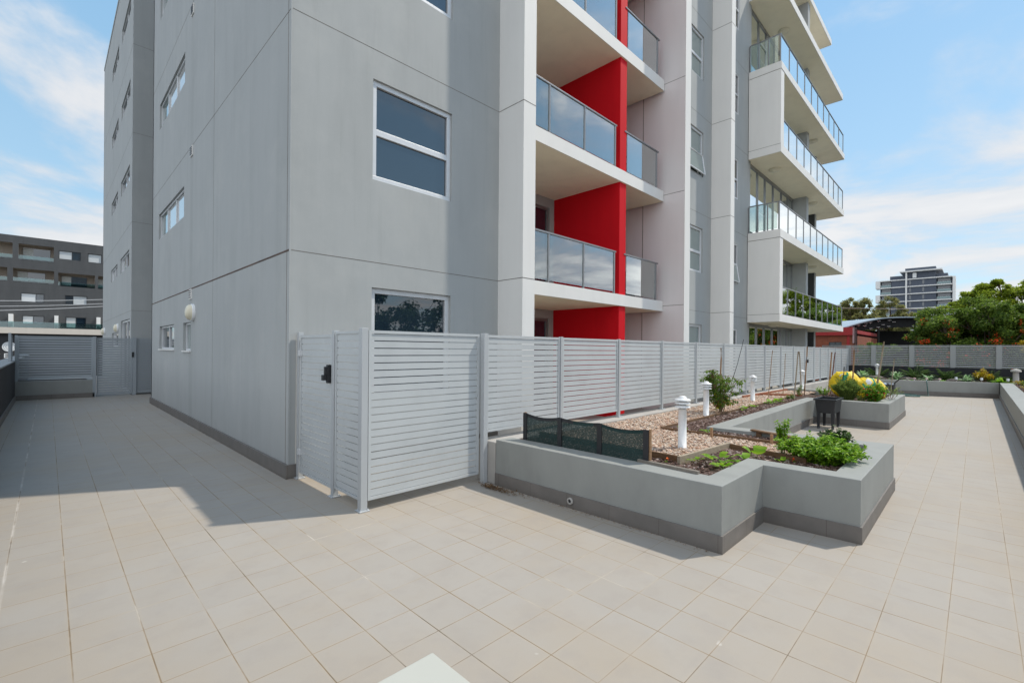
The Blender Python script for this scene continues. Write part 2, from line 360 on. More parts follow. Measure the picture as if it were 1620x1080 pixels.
    def leaf(s, p, d, up, ln, w, mi=0):
        """folded diamond leaf"""
        d = d.normalized(); a = d.cross(up)
        if a.length < 1e-3: a = d.cross(Vector((1, 0, .1)))
        a.normalize(); u = a.cross(d)
        n = len(s.v)
        s.v += [tuple(p), tuple(p+d*ln*.45+a*w*.5+u*w*.15), tuple(p+d*ln-u*ln*.12), tuple(p+d*ln*.45-a*w*.5+u*w*.15)]
        s.f += [(n, n+1, n+2), (n, n+2, n+3)]; s.m += [mi, mi]; s.sm += [False, False]
        return s
    def build(s, name, mats, parent=None, bevel=0):
        off = origin_of(parent)
        me = bpy.data.meshes.new(name); me.from_pydata([(x-off.x, y-off.y, z-off.z) for x, y, z in s.v], [], s.f)
        if not isinstance(mats, (list, tuple)): mats = [mats]
        for m in mats: me.materials.append(M[m] if isinstance(m, str) else m)
        me.polygons.foreach_set('material_index', s.m); me.polygons.foreach_set('use_smooth', s.sm); me.update()
        o = bpy.data.objects.new(name, me); col.objects.link(o); o.parent = parent
        if bevel:
            md = o.modifiers.new('bevel', 'BEVEL'); md.width = bevel; md.segments = 2; md.limit_method = 'ANGLE'; md.angle_limit = .6
        return o
def tag(o, label=None, cat=None, group=None, kind=None):
    if label: o['label'] = label
    if cat: o['category'] = cat
    if group: o['group'] = group
    if kind: o['kind'] = kind
    return o
def thing(name, loc, label, cat, group=None):
    o = bpy.data.objects.new(name, None); col.objects.link(o); o.location = loc; o.empty_display_size = .2
    return tag(o, label, cat, group)
def copy_tree(o, parent=None):
    c = o.copy(); col.objects.link(c); c.parent = parent
    for ch in list(o.children): copy_tree(ch, c)
    return c
def rebase(mb_obj, z=0): return mb_obj

# pane plane helper: u runs along the wall, d is outwards (towards -y or -x), z up
def ubox(mb, ax, pos, u0, u1, d0, d1, z0, z1, mi=0):
    if ax == 'y': mb.box(u0, u1, pos-d0, pos-d1, z0, z1, mi)
    else: mb.box(pos-d0, pos-d1, u0, u1, z0, z1, mi)
def wall_face(mb, ax, pos, u0, u1, z0, z1, holes, depth=.14, mi=0, joints=(), vj=(), mj=1, jw=.0045):
    """wall sheet with real openings, reveals and 3 mm proud joint lines"""
    us = sorted({u0, u1, *[h[i] for h in holes for i in (0, 1)]}); zs = sorted({z0, z1, *[h[i] for h in holes for i in (2, 3)]})
    us = [u for u in us if u0 <= u <= u1]; zs = [z for z in zs if z0 <= z <= z1]
    W = (lambda u, d, z: (u, pos-d, z)) if ax == 'y' else (lambda u, d, z: (pos-d, u, z))
    for i in range(len(us)-1):
        for j in range(len(zs)-1):
            cu, cz = (us[i]+us[i+1])/2, (zs[j]+zs[j+1])/2
            if any(h[0] < cu < h[1] and h[2] < cz < h[3] for h in holes): continue
            mb.face([W(us[i], 0, zs[j]), W(us[i+1], 0, zs[j]), W(us[i+1], 0, zs[j+1]), W(us[i], 0, zs[j+1])], mi)
    for h in holes:
        a, b, c, d = h[:4]
        for q in (((a, c), (b, c)), ((b, c), (b, d)), ((b, d), (a, d)), ((a, d), (a, c))):
            (p, r), (s_, t) = q
            mb.face([W(p, 0, r), W(s_, 0, t), W(s_, -depth, t), W(p, -depth, r)], mi)
    for z in joints:
        segs = [(u0, u1)]
        for h in holes:
            if h[2] < z < h[3]: segs = [x for s in segs for x in ((s[0], min(s[1], h[0])), (max(s[0], h[1]), s[1])) if x[1] > x[0]]
        for a, b in segs: ubox(mb, ax, pos, a, b, -.01, .0015, z-jw, z+jw, mj)
    for u in vj: ubox(mb, ax, pos, u-jw*.7, u+jw*.7, -.01, .0015, z0, z1, mj)
def window(parent, ax, pos, u0, u1, z0, z1, rows=(), cols=(), depth=.11, glass='glass', fr='metal', fw=.045, panes=None, tilt=0):
    """frame at the back of the reveal; rows/cols split it; panes hang under the frame"""
    f = MB(); d0, d1 = -depth, -depth+.05
    for a, b, c, d in ((u0, u1, z0, z0+fw), (u0, u1, z1-fw, z1), (u0, u0+fw, z0+fw, z1-fw), (u1-fw, u1, z0+fw, z1-fw)): ubox(f, ax, pos, a, b, d0, d1, c, d)
    us = [u0+fw]+[u0+(u1-u0)*c for c in cols]+[u1-fw]; zs = [z0+fw]+[z0+(z1-z0)*r for r in rows]+[z1-fw]
    for r in zs[1:-1]: ubox(f, ax, pos, u0+fw, u1-fw, d0, d1-.003, r-fw*.6, r+fw*.6)
    for c in us[1:-1]:
        for j in range(len(zs)-1):
            a = zs[j]+(fw*.6 if j else 0); b = zs[j+1]-(fw*.6 if j < len(zs)-2 else 0)
            ubox(f, ax, pos, c-fw*.5, c+fw*.5, d0, d1-.006, a, b)
    fo = f.build('window', fr, parent, .004)
    g = {}
    k = 0
    for j in range(len(zs)-1):
        for i in range(len(us)-1):
            m = panes[k] if panes else glass; k += 1
            g.setdefault(m, MB()); ubox(g[m], ax, pos, us[i]-.004, us[i+1]+.004, d0-.004, d0+.016, zs[j]-.004, zs[j+1]+.004)
    mats = list(g); mb = MB()
    for i, m in enumerate(mats):
        n = len(mb.v); mb.v += g[m].v; mb.f += [tuple(n+t for t in q) for q in g[m].f]; mb.m += [i]*len(g[m].f); mb.sm += g[m].sm
    mb.build('pane', mats, fo)
    return fo
def round_light(parent, c, ax, r=.17, name='ceiling_light'):
    mb = MB(); s = -1
    mb.lathe(c, [(r*1.02, 0), (r*1.05, s*.03), (r*.98, s*.045), (r*.9, s*.075), (r*.66, s*.10), (r*.3, s*.115), (.01, s*.118)], 24, 0, ax)
    return mb.build(name, 'lamp', parent)

J = [2.80, 5.76, 8.73, 11.68, 14.65]
# ================================================================== SETTING
g = MB(); g.box(-400, 600, -400, 600, -4.3, -4.0); tag(g.build('street_ground', 'asphalt'), kind='structure')
g = MB(); g.box(-.67, 26.1, -.6, 34, -.3, 0.0); tag(g.build('terrace_floor', 'floor'), kind='structure')

# ================================================================== MAIN BUILDING
mainb = thing('apartment_building', (8, 10, 0), 'grey rendered apartment block with white fins, red balcony divider and cantilevered balconies', 'building')
T = 26.0
J = J + [17.6, 20.5, 23.5]
w = MB()
hl = []
for k in range(5): hl.append((12.27, 15.5, 4.45+2.93*k, 5.12+2.93*k))
hl += [(13.27, 15.28, 1.54, 2.13), (11.5, 12.25, 1.52, 2.12)]
wall_face(w, 'x', 2.09, 5.95, 16.6, 0, T, hl, .12, 0, J, (9.7,))
ubox(w, 'x', 2.09, 5.97, 16.6, 0, .004, 2.79, 2.812, 2)
w.build('side_wall', ['wall', 'joint', 'joint_dark'], mainb)
for k in range(5):
    z = 4.45+2.93*k
    window(mainb, 'x', 2.09, 12.27, 15.5, z, z+.67, (), (.36, .70), .09, panes=['glass_blind', 'glass_blind', 'glass_green'])
window(mainb, 'x', 2.09, 13.27, 15.28, 1.54, 2.13, (), (.5,), .10, panes=['glass_far', 'glass'])
window(mainb, 'x', 2.09, 11.5, 12.25, 1.52, 2.12, (), (), .10, 'glass_green')
s = MB(); s.box(2.06, 2.09, 13.24, 15.31, 1.515, 1.54).box(2.06, 2.09, 11.48, 12.27, 1.495, 1.52); s.build('window_sill', 'white', mainb)
# front wall with the three stacked windows
FY = 5.95
w = MB(); hf = [(3.18, 4.55, .9, 2.45)]+[(3.18, 4.55, 3.95+2.9*k, 5.35+2.9*k) for k in range(4)]
wall_face(w, 'y', FY, 2.09, 5.586, 0, T, hf, .15, 0, J)
w.build('front_wall', ['wall', 'joint'], mainb)
window(mainb, 'y', FY, 3.18, 4.55, .9, 2.45, (), (), .10, fw=.075)
for k in range(4): window(mainb, 'y', FY, 3.18, 4.55, 3.95+2.9*k, 5.35+2.9*k, (.49,), (), .085, fw=.072)
b = MB(); b.box(2.082, 2.10, 5.94, 5.958, 0, T); b.box(2.0885, 2.095, 6.045, 6.058, .17, T, 2); b.box(2.055, 2.09, 5.925, 16.62, 0, .17, 1); b.box(2.09, 5.586, 5.925, 5.95, 0, .17, 1)
b.build('corner_trim', ['wall', 'skirt', 'joint'], mainb)
# fins
def fin(x0, x1, y0, y1, front='white'):
    f = MB(); f.box(x0, x1, y0, y1, 0, T)
    for z in J:
        f.box(x0-.002, x1+.002, y0-.002, y1-.01, z-.006, z+.006, 1)
    return f.build('fin', [front, 'joint'], mainb)
fin(5.586, 5.883, 5.355, 8.0); fin(11.66, 11.96, 5.386, 8.0, 'lilac'); fin(14.77, 15.08, 5.36, 5.95, 'white')
f = MB(); f.box(11.655, 11.965, 5.374, 5.386, 0, T); f.build('fin_edge', 'white', mainb)
f = MB(); f.box(11.652, 11.66, 6.57, 6.583, 0, T); f.build('panel_joint', 'joint', mainb)
# recessed balconies
SL = [(2.65, 2.92), (5.58, 5.86), (8.53, 8.82), (11.48, 11.77), (14.42, 14.72)]
w = MB(); hb = []
for z in [0]+[s[1] for s in SL]: hb += [(6.3, 9.36, z+.02, z+2.42), (10.1, 11.5, z+.02, z+2.42)]
wall_face(w, 'y', 8.0, 5.883, 11.66, 0, T, hb, .1, 0); w.build('balcony_back_wall', ['wall'], mainb)
for z in [0]+[s[1] for s in SL]:
    window(mainb, 'y', 8.0, 6.3, 9.36, z+.02, z+2.42, (), (.33, .66), .08, panes=['glass', 'glass_blind', 'glass'], fw=.07, fr='rail')
    window(mainb, 'y', 8.0, 10.1, 11.5, z+.02, z+2.42, (), (.5,), .08, fw=.06, fr='rail')
zz = [0]+[v for s in SL for v in s]+[T]
for i in range(0, len(zz), 2):
    f = MB(); f.box(9.54, 9.82, 5.99, 8.0, zz[i], zz[i+1]); f.build('red_divider', 'red', mainb)
def rail_run(parent, pts_x, y, z, h, glassm, post0=True, ax='x', over=0):
    """handrail, posts and one glass panel per bay along x (or along y when ax='y')"""
    def bx(mb, a, b, c, d, e, f_):
        if ax == 'x': mb.box(a, b, y+c, y+d, e, f_)
        else: mb.box(y+c, y+d, a, b, e, f_)
    m = MB(); bx(m, pts_x[0]-over, pts_x[-1]+over, -.025, .025, z+h-.035, z+h)
    for i, p in enumerate(pts_x):
        if i == 0 and not post0: continue
        bx(m, p-.02, p+.02, -.022, .022, z, z+h-.035)
    r = m.build('handrail', 'rail', parent, .004)
    for i in range(len(pts_x)-1):
        gm = MB(); bx(gm, pts_x[i]+.022, pts_x[i+1]-.022, -.005, .005, z+.05, z+h-.04); gm.build('glass_panel', glassm, parent)
for i, (a, b_) in enumerate(SL):
    f = MB(); f.box(5.883, 11.62, 5.95, 8.0, a+.004, b_); f.face([(5.9, 5.96, a), (5.9, 7.99, a), (11.61, 7.99, a), (11.61, 5.96, a)], 1)
    slab = f.build('balcony', ['white', 'soffit'], mainb)
    rail_run(slab, [5.9, 6.98, 8.14, 9.33], 6.0, b_, 1.0, 'clear', False, over=.06); rail_run(slab, [9.84, 11.31], 6.0, b_, 1.0, 'clear', False, over=.1)
    round_light(slab, (7.0, 7.1, a), 'z', .18)
# walls with window columns right of the balconies
w = MB(); h4 = [(12.55, 14.15, .9, 2.4)]+[(12.55, 14.15, 3.97+2.93*k, 5.32+2.93*k) for k in range(4)]
wall_face(w, 'y', FY, 11.96, 14.77, 0, T, h4, .15, 0, J)
h5 = [(16.1, 17.09, .9, 2.37)]+[(16.1, 17.09, 3.95+2.95*k, 5.33+2.95*k) for k in range(4)]
wall_face(w, 'y', FY, 15.08, 18.3, 0, T, h5, .15, 0, J)
w.build('front_wall', ['wall', 'joint'], mainb)
window(mainb, 'y', FY, 12.55, 14.15, .9, 2.4, (), (.5,), .10, 'glass_green', fw=.07)
for k in range(4): window(mainb, 'y', FY, 12.55, 14.15, 3.97+2.93*k, 5.32+2.93*k, (.46,), (.5,), .09, 'glass_green', fw=.065)
window(mainb, 'y', FY, 16.1, 17.09, .9, 2.37, (), (), .06)
for k in range(4): window(mainb, 'y', FY, 16.1, 17.09, 3.95+2.95*k, 5.33+2.95*k, (.49,), (), .06)
for (x0, x1, z0) in ((12.57, 14.12, 6.93), (16.12, 17.06, 3.98)):      # two awning sashes pushed open
    f = MB(); q = [(x0, FY+.02, z0+.62), (x1, FY+.02, z0+.62), (x1, FY-.07, z0+.03), (x0, FY-.07, z0+.03)]
    for i in range(4):
        f.tube([q[i], q[(i+1) % 4]], .022, 5)
    so = f.build('open_sash', 'metal', mainb); MB().face(q).build('pane', 'glass_green', so)
# right hand block
w = MB(); w.box(24.05, 24.4, 5.45, 6.02, 0, 17.3); w.box(24.1, 24.4, 6.02, 16.6, 0, 17.3); w.build('end_wall', 'wall', mainb)
w = MB(); w.box(27.4, 27.68, 5.85, 6.2, 0, 14.34); w.build('column', 'dark_metal', mainb)  # dark coat stands in for the shade on the column's side
w = MB(); w.box(27.41, 27.69, 5.83, 5.85, 0, 14.34); w.build('column_lit_face', 'wall', mainb)  # sunlit front of the same column, put in as a lighter strip
SB = [(2.65, 2.92), (5.60, 5.88), (8.57, 8.86), (11.48, 11.74)]
cx = [18.35, 19.28, 20.18, 21.22, 22.36, 23.3, 24.05]
for i, z in enumerate([0, 2.92, 5.88, 8.86, 11.74]):
    top = [2.65, 5.60, 8.57, 11.48, 14.34][i]
    f = MB(); f.box(18.3, 24.05, 5.99, 6.06, top-.12, top).box(18.3, 24.05, 5.99, 6.06, z, z+.07)
    for c in cx: f.box(c-.035, c+.035, 5.985, 6.055, z+.07, top-.12)
    fo = f.build('window_wall', 'rail', mainb)
    gm = MB(); gm.box(18.3, 24.05, 6.02, 6.03, z+.07, top-.12); gm.build('glazing', 'clear', fo)
    cm = MB()
    n = 260
    open_ = {0: (21.5, 22.6), 1: (99, 99), 2: (99, 99), 3: (99, 99), 4: (18.9, 21.5)}[i]
    for k in range(n):
        a = 18.3+5.75*k/n; c = 18.3+5.75*(k+1)/n
        if open_[0] < a < open_[1]: continue
        ya = 6.16+.02*math.sin(k*1.1)+.012*math.sin(k*.37); yb = 6.16+.02*math.sin((k+1)*1.1)+.012*math.sin((k+1)*.37)
        cm.face([(a, ya, z+.08), (c, yb, z+.08), (c, yb, top-.13), (a, ya, top-.13)], 0, True)
    cm.build('curtain', 'curtain', fo)
b = MB(); b.box(2.3, 24.0, 8.2, 16.5, 0, 17.3).box(18.3, 24.0, 6.9, 8.2, 0, 17.3).box(2.3, 5.8, 6.3, 8.2, 0, 17.3).box(12.0, 18.2, 6.3, 8.2, 0, 17.3); b.build('inner_core', 'void', mainb)
w = MB(); w.box(2.09, 24.4, 16.52, 16.6, 0, T); w.build('rear_wall', 'wall', mainb)
px = [18.1+i*1.072 for i in range(11)]; px[-1] = 28.8
for i, (a, b_) in enumerate(SB):
    f = MB(); f.box(18.03, 28.9, 4.87, 5.93, a+.004, b_).box(18.3, 28.9, 5.93, 6.02, a+.004, b_).box(24.4, 28.9, 6.02, 8.6, a+.004, b_)
    f.face([(18.05, 4.89, a), (18.05, 5.93, a), (28.88, 5.93, a), (28.88, 4.89, a)], 1).face([(18.3, 5.93, a), (18.3, 6.02, a), (28.88, 6.02, a), (28.88, 5.93, a)], 1).face([(24.42, 6.02, a), (24.42, 8.58, a), (28.88, 8.58, a), (28.88, 6.02, a)], 1)
    sb = f.build('balcony', ['white', 'soffit'], mainb)
    gm = 'clear_green' if i == 0 else 'clear'
    if i in (1, 3):
        rail_run(sb, px, 4.93, b_, 1.0, gm, True, over=.03); rail_run(sb, [4.97, 5.3, 5.62, 5.92], 18.1, b_, 1.0, gm, False, 'y')
    else: rail_run(sb, [18.45]+px[1:], 4.93, b_, 1.0, gm, False, over=.0)
    rail_run(sb, [4.97, 6.0, 7.0, 8.0], 28.82, b_, 1.0, gm, False, 'y')
    round_light(sb, (19.6, 5.5, a), 'z', .2); round_light(sb, (25.3, 5.5, a), 'z', .2)
f = MB(); f.box(18.03, 28.4, 4.87, 8.6, 14.34, 14.62); f.face([(18.05, 4.89, 14.336), (18.05, 8.5, 14.336), (28.38, 8.5, 14.336), (28.38, 4.89, 14.336)], 1); s5 = f.build('roof_slab', ['white', 'soffit'], mainb); round_light(s5, (20.6, 5.5, 14.336), 'z', .2)
f = MB(); f.box(17.0, 28.3, 5.35, 16.6, 17.3, 17.56); f.face([(17.02, 5.37, 17.296), (17.02, 16.5, 17.296), (28.28, 16.5, 17.296), (28.28, 5.37, 17.296)], 1); f.build('roof', ['white', 'soffit'], mainb); f = MB(); f.box(2.09, 17.0, 5.95, 16.6, T, T+.2); f.build('roof', 'white', mainb)
for a, b_ in ((2.92, 5.596), (8.86, 11.476)):
    f = MB(); f.box(18.03, 18.4, 4.88, 5.93, a, b_); f.box(18.028, 18.402, 4.878, 5.94, a-.005, a+.006, 1).box(18.028, 18.402, 4.878, 5.94, b_-.01, b_+.002, 1); f.build('side_panel', ['white', 'joint'], mainb)
# wall fittings
for z in (2.69, 5.64, 8.56):
    v = MB(); v.box(2.07, 2.09, 11.40, 11.60, z-.1, z+.1)
    for k in range(4): v.box(2.062, 2.068, 11.42, 11.58, z-.075+.045*k, z-.055+.045*k, 1)
    v.build('wall_vent', ['white', 'black'], mainb)
lt = thing('wall_light', (2.09, 11.25, 2.30), 'round cream bulkhead light on the shaded grey side wall of the near block', 'wall light', 'round bulkhead lights')
b = MB(); b.lathe((2.09, 11.25, 2.30), [(.17, 0), (.175, -.03), (.165, -.05)], 28, 0, 'x'); b.build('backplate', 'whitepl', lt)
b = MB(); b.lathe((2.04, 11.25, 2.30), [(.16, 0), (.15, -.04), (.12, -.07), (.07, -.088), (.01, -.093)], 28, 0, 'x'); b.build('diffuser', 'lamp', lt)
for y, lab in ((24.0, 'small cream bulkhead light nearest the glass door on the far grey block'), (30.0, 'smallest bulkhead light at the far left edge of the far grey block')):
    c = copy_tree(lt); c.location = (1.96, y, 2.32); c['label'] = lab

# ================================================================== SECOND BLOCK
side = thing('apartment_block', (10, 25, 0), 'second grey apartment block behind the gate at left with small high windows', 'building')
w = MB(); hw = []
for k in range(4):
    z = 4.38+2.93*k; hw += [(20.6, 23.3, z, z+.56), (24.4, 27.0, z, z+.54)]
hw += [(20.3, 23.0, 0.02, 2.55), (23.9, 26.4, 1.6, 2.16)]
wall_face(w, 'x', 1.96, 19.92, 31.2, 0, 15.5, hw, .12, 0, J[:4]); w.build('side_wall', ['wall', 'joint'], side)
for h in hw[:-2]: window(side, 'x', 1.96, *h, (), (.5,), .09, panes=['glass', 'glass_blind'] if h[2] < 6 else None)
window(side, 'x', 1.96, *hw[-2], (), (.5,), .10, fw=.07); window(side, 'x', 1.96, *hw[-1], (), (), .10, 'glass_blind')
w = MB(); wall_face(w, 'y', 19.92, 1.96, 20, 0, 15.5, [], .1, 0, J[:4]); w.build('front_wall', ['wall', 'joint'], side)
w = MB(); w.box(2.2, 20, 20.1, 31.2, 0, 15.3).box(1.96, 20, 31.2, 31.3, 0, 15.5); w.build('inner_core', 'void', side)
w = MB(); w.box(1.94, 20, 19.9, 31.3, 15.5, 15.62); w.build('roof', 'wall', side)

# ================================================================== FENCES
def slat_panel(parent, ax, pos, a, b, z0, z1, n, gap=.010, th=.02, mat='fence', frame=.03, name='slat_panel'):
    m = MB(); p = (z1-z0-2*frame)/n
    for k in range(n):
        ubox(m, ax, pos, a+frame*.6, b-frame*.6, -th/2, th/2, z0+frame+p*k+gap/2, z0+frame+p*(k+1)-gap/2)
    for q in ((a, b, z0, z0+frame), (a, b, z1-frame, z1), (a, a+frame, z0+frame, z1-frame), (b-frame, b, z0+frame, z1-frame)):
        ubox(m, ax, pos, q[0], q[1], -.02, .02, q[2], q[3])
    return m.build(name, mat, parent)
def post(parent, x, y, z0, z1, s=.05, plate=True, mat='fence_post'):
    m = MB(); m.box(x-s/2, x+s/2, y-s/2, y+s/2, z0, z1)
    if plate: m.box(x-.055, x+.055, y-.055, y+.055, z0, z0+.012); m.lathe((x-.038, y-.038, z0+.012), [(.01, 0), (.01, .012)], 6).lathe((x+.038, y-.038, z0+.012), [(.01, 0), (.01, .012)], 6)
    return m.build('post', mat, parent, .003)
nf = thing('slat_fence', (2.2, 4.27, 0), 'long light grey horizontal slat fence beside the planter bed, turning the corner at the gate', 'fence')
post(nf, 2.2, 4.27, 0, 1.80, .07); post(nf, 3.72, 4.19, 0, 1.79, .065, False)
slat_panel(nf, 'y', 4.255, 2.24, 3.68, .10, 1.78, 22)
FX = [3.72, 5.17, 6.68, 8.17, 9.67, 11.18, 12.66, 14.16, 15.65, 17.0, 18.4, 19.65, 20.65, 21.95, 23.25, 24.5, 26.0]
for i in range(len(FX)-1):
    slat_panel(nf, 'y', 4.20, FX[i]+.03, FX[i+1]-.03, .60, 1.775, 15)
    post(nf, FX[i+1], 4.19, .50, 1.785, .05)
slat_panel(nf, 'x', 2.2, 4.30, 4.86, .10, 1.775, 22, frame=.025)
post(nf, 2.2, 4.90, 0, 1.79, .06)
gt = thing('slat_gate', (2.2, 5.85, 0), 'narrow light grey slat gate with a black latch against the near wall corner', 'gate')
slat_panel(gt, 'x', 2.2, 4.95, 5.84, .08, 1.75, 22, frame=.03)
m = MB(); m.box(2.14, 2.2, 4.955, 5.0, 1.22, 1.42).box(2.10, 2.16, 4.97, 5.03, 1.25, 1.31).box(2.11, 2.15, 4.96, 4.99, 1.31, 1.40); m.build('latch', 'black', gt, .004)
post(nf, 2.2, 5.89, 0, 1.79, .06)
for z in (.3, 1.5): m = MB(); m.box(2.165, 2.20, 5.80, 5.875, z, z+.07); m.build('hinge', 'metal', gt)
m = MB(); m.box(18.55, 18.66, 4.12, 4.17, 1.22, 1.34); m.build('latch', 'black', nf)
# far fence on the black wall
bw = MB(); bw.box(26.1, 26.3, -6, 5.3, -4, 1.0); tag(bw.build('parapet_wall', 'black_wall'), 'low black parapet wall at the far end of the terrace under the grey slat fence', 'wall')
ff = thing('slat_fence', (26.15, 0, 1.0), 'mid grey slat fence with wide flat posts across the far end of the terrace', 'fence')
yy = [5.3, 4.2, 3.28, 1.98, .70, -.60, -1.9, -3.2, -4.5, -5.8]
for i in range(len(yy)-1):
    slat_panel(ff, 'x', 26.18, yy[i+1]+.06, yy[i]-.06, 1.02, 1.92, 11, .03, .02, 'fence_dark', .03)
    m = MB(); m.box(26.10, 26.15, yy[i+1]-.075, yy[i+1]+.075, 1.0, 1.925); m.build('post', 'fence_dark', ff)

# left end: planter, fence, gate
lp = thing('slat_fence', (.2, 19.73, 0), 'slat fence with a shade-darkened coat over the low planter at the end of the left walkway', 'fence')
slat_panel(lp, 'y', 19.80, -.62, 1.01, .62, 1.89, 16, .016, .02, 'fence_shade'); post(lp, -.65, 19.80, .54, 1.9, .06, False, 'fence_shade'); post(lp, 1.05, 19.74, 0, 1.9, .08, False, 'fence_shade')
slat_panel(lp, 'x', -.74, 18.9, 19.74, 1.18, 1.90, 10, .03, .02, 'fence_shade'); post(lp, -.74, 18.86, 1.165, 1.95, .055, False, 'fence_shade')
slat_panel(lp, 'y', 19.80, 2.09, 3.3, .06, 1.88, 23, .016, .02, 'fence_shade'); post(lp, 2.04, 19.78, 0, 1.9, .09, True, 'fence_shade')
lg = thing('slat_gate', (1.10, 19.78, 0), 'slat gate with a shade-darkened coat at the end of the left walkway', 'gate')
slat_panel(lg, 'y', 19.80, 1.11, 1.99, .05, 1.87, 23, .016, .02, 'fence_shade'); m = MB(); m.box(1.97, 2.02, 19.71, 19.78, 1.25, 1.42); m.build('latch', 'black', lg)
pl = thing('planter_box', (.2, 20.08, 0), 'low grey planter wall under the slat fence at the end of the left walkway', 'planter')
m = MB(); m.box(-.67, 1.05, 19.72, 19.88, 0, .55).box(-.67, 1.05, 20.68, 20.83, 0, .55).box(.90, 1.05, 19.88, 20.68, 0, .55); m.build('planter_wall', 'planter', pl, .006)
m = MB(); m.box(-.67, 1.055, 19.70, 19.72, 0, .14); m.build('skirting', 'skirt', pl)
m = MB(); m.box(-.67, .90, 19.88, 20.68, .2, .52); m.build('soil', 'soil', pl)
dw = thing('boundary_wall', (-.8, 9, 0), 'charcoal boundary wall along the left edge of the terrace', 'wall')
m = MB(); m.box(-.99, -.67, -6, 34, -4, 1.13); m.build('wall_body', 'dark_wall', dw); m = MB(); m.box(-1.0, -.655, -6, 34, 1.13, 1.165); m.build('wall_cap', 'cap', dw, .005)
m = MB(); m.box(-.67, -.645, -6, 19.70, 0, .15); m.build('skirting', 'skirt', dw)

# ================================================================== MAIN PLANTER
PH = .533
out = [(3.76, 4.02), (3.775, 1.42), (4.78, 1.42), (4.81, .68), (6.98, .68), (6.88, 2.47), (12.38, 2.60), (12.38, 1.29), (15.45, 1.29), (15.5, 4.02)]
inn = [(4.01, 4.0), (4.03, 1.62), (4.98, 1.62), (5.01, .89), (6.68, .89), (6.60, 2.70), (12.62, 2.83), (12.62, 1.52), (15.2, 1.52), (15.25, 4.0)]
pt = thing('planter_box', (3.78, 1.42, 0), 'large grey rendered raised planter with stepped corners in the middle of the terrace', 'planter')
m = MB()
for i in range(len(out)-1): m.prism([out[i], out[i+1], inn[i+1], inn[i]], 0.0, PH)
me = m.build('planter_wall', 'planter', pt)
import bmesh
bm = bmesh.new(); bm.from_mesh(me.data); bmesh.ops.remove_doubles(bm, verts=bm.verts, dist=.0005)
seen = {}
for f_ in list(bm.faces):
    k = tuple(sorted(v.index for v in f_.verts)); seen.setdefault(k, []).append(f_)
dele = [f_ for v in seen.values() if len(v) > 1 for f_ in v]
bmesh.ops.delete(bm, geom=dele, context='FACES_ONLY'); bmesh.ops.recalc_face_normals(bm, faces=bm.faces); bm.to_mesh(me.data); bm.free()
md = me.modifiers.new('bevel', 'BEVEL'); md.width = .006; md.segments = 2; md.limit_method = 'ANGLE'; md.angle_limit = .6
m = MB()
def offs(poly, d):
    res = []
    for i in range(len(poly)):
        p = Vector(poly[i]); a = Vector(poly[max(i-1, 0)]); b = Vector(poly[min(i+1, len(poly)-1)])
        n1 = (p-a); n2 = (b-p)
        if n1.length == 0: n1 = n2
        if n2.length == 0: n2 = n1
        n1.normalize(); n2.normalize(); q1 = Vector((n1.y, -n1.x)); q2 = Vector((n2.y, -n2.x)); s = q1+q2
        s = s/(max(.3, s.dot(q1))); res.append((p-s*-d) if False else (p+s*d))
    return [(v.x, v.y) for v in res]
sgn = -1
o2 = offs(out, .014*sgn)
# make sure the offset goes outwards
if (o2[0][0] > out[0][0]): o2 = offs(out, .014)
for i in range(len(out)-1): m.prism([o2[i], o2[i+1], out[i+1], out[i]], 0.0, .142)
m.build('skirting', 'skirt', pt)
d = MB(); d.lathe((3.745, 2.90, .075), [(.034, .004), (.034, -.012), (.020, -.014), (.018, .0)], 14, 0, 'x').lathe((3.742, 2.90, .075), [(.017, 0), (.017, -.006)], 12, 1, 'x'); d.build('drain_outlet', ['concrete', 'black'], pt)
d = MB(); d.box(15.46, 15.56, 1.30, 1.38, .02, .1); d.build('drain_outlet', 'black', pt)
lw = MB(); lw.box(3.76, 26.0, 4.03, 4.36, 0, .50); tag(lw.build('fence_kerb', 'concrete', None, .01), 'pale concrete kerb under the long slat fence beside the gravel', 'kerb')
# soil and gravel sheets (bumpy)
def bumpy(name, x0, x1, y0, y1, z, mat, amp=.02, step=.07, label=None):
    m = MB(); nx = max(2, int((x1-x0)/step)); ny = max(2, int((y1-y0)/step)); n = 0
    P = [[(x0+(x1-x0)*i/nx, y0+(y1-y0)*j/ny, z+amp*noise.noise(Vector((x0+(x1-x0)*i/nx, y0+(y1-y0)*j/ny, z))*3)+amp*.4*noise.noise(Vector((i*.9, j*.9, z)))) for j in range(ny+1)] for i in range(nx+1)]
    m.v = [p for r in P for p in r]
    for i in range(nx):
        for j in range(ny):
            a = i*(ny+1)+j; m.f.append((a, a+ny+1, a+ny+2, a+1)); m.m.append(0); m.sm.append(True)
    return m
soilz = .478
sm = MB()
def add(a, b):
    n = len(a.v); a.v += b.v; a.f += [tuple(n+i for i in f) for f in b.f]; a.m += b.m; a.sm += b.sm
for r in ((4.0, 4.53, 1.55, 4.02), (4.53, 4.92, 1.52, 2.12), (4.9, 5.56, .85, 2.12), (6.25, 6.75, .85, 3.22), (6.55, 14.2, 2.66, 3.22), (12.5, 15.3, 1.4, 2.66), (5.56, 6.25, .85, 1.1)):
    add(sm, bumpy('', *r, soilz, 'soil', .02))
tag(sm.build('planter_soil', 'soil'), kind='stuff')
gm = MB()
for r in ((4.53, 6.30, 2.10, 4.05), (5.50, 6.30, 1.05, 2.15), (6.25, 15.3, 3.18, 4.05)): add(gm, bumpy('', *r, .468, 'bed', .015))
tag(gm.build('gravel_bed', 'bed'), kind='stuff')
pb = MB(); rp = random.Random(3)
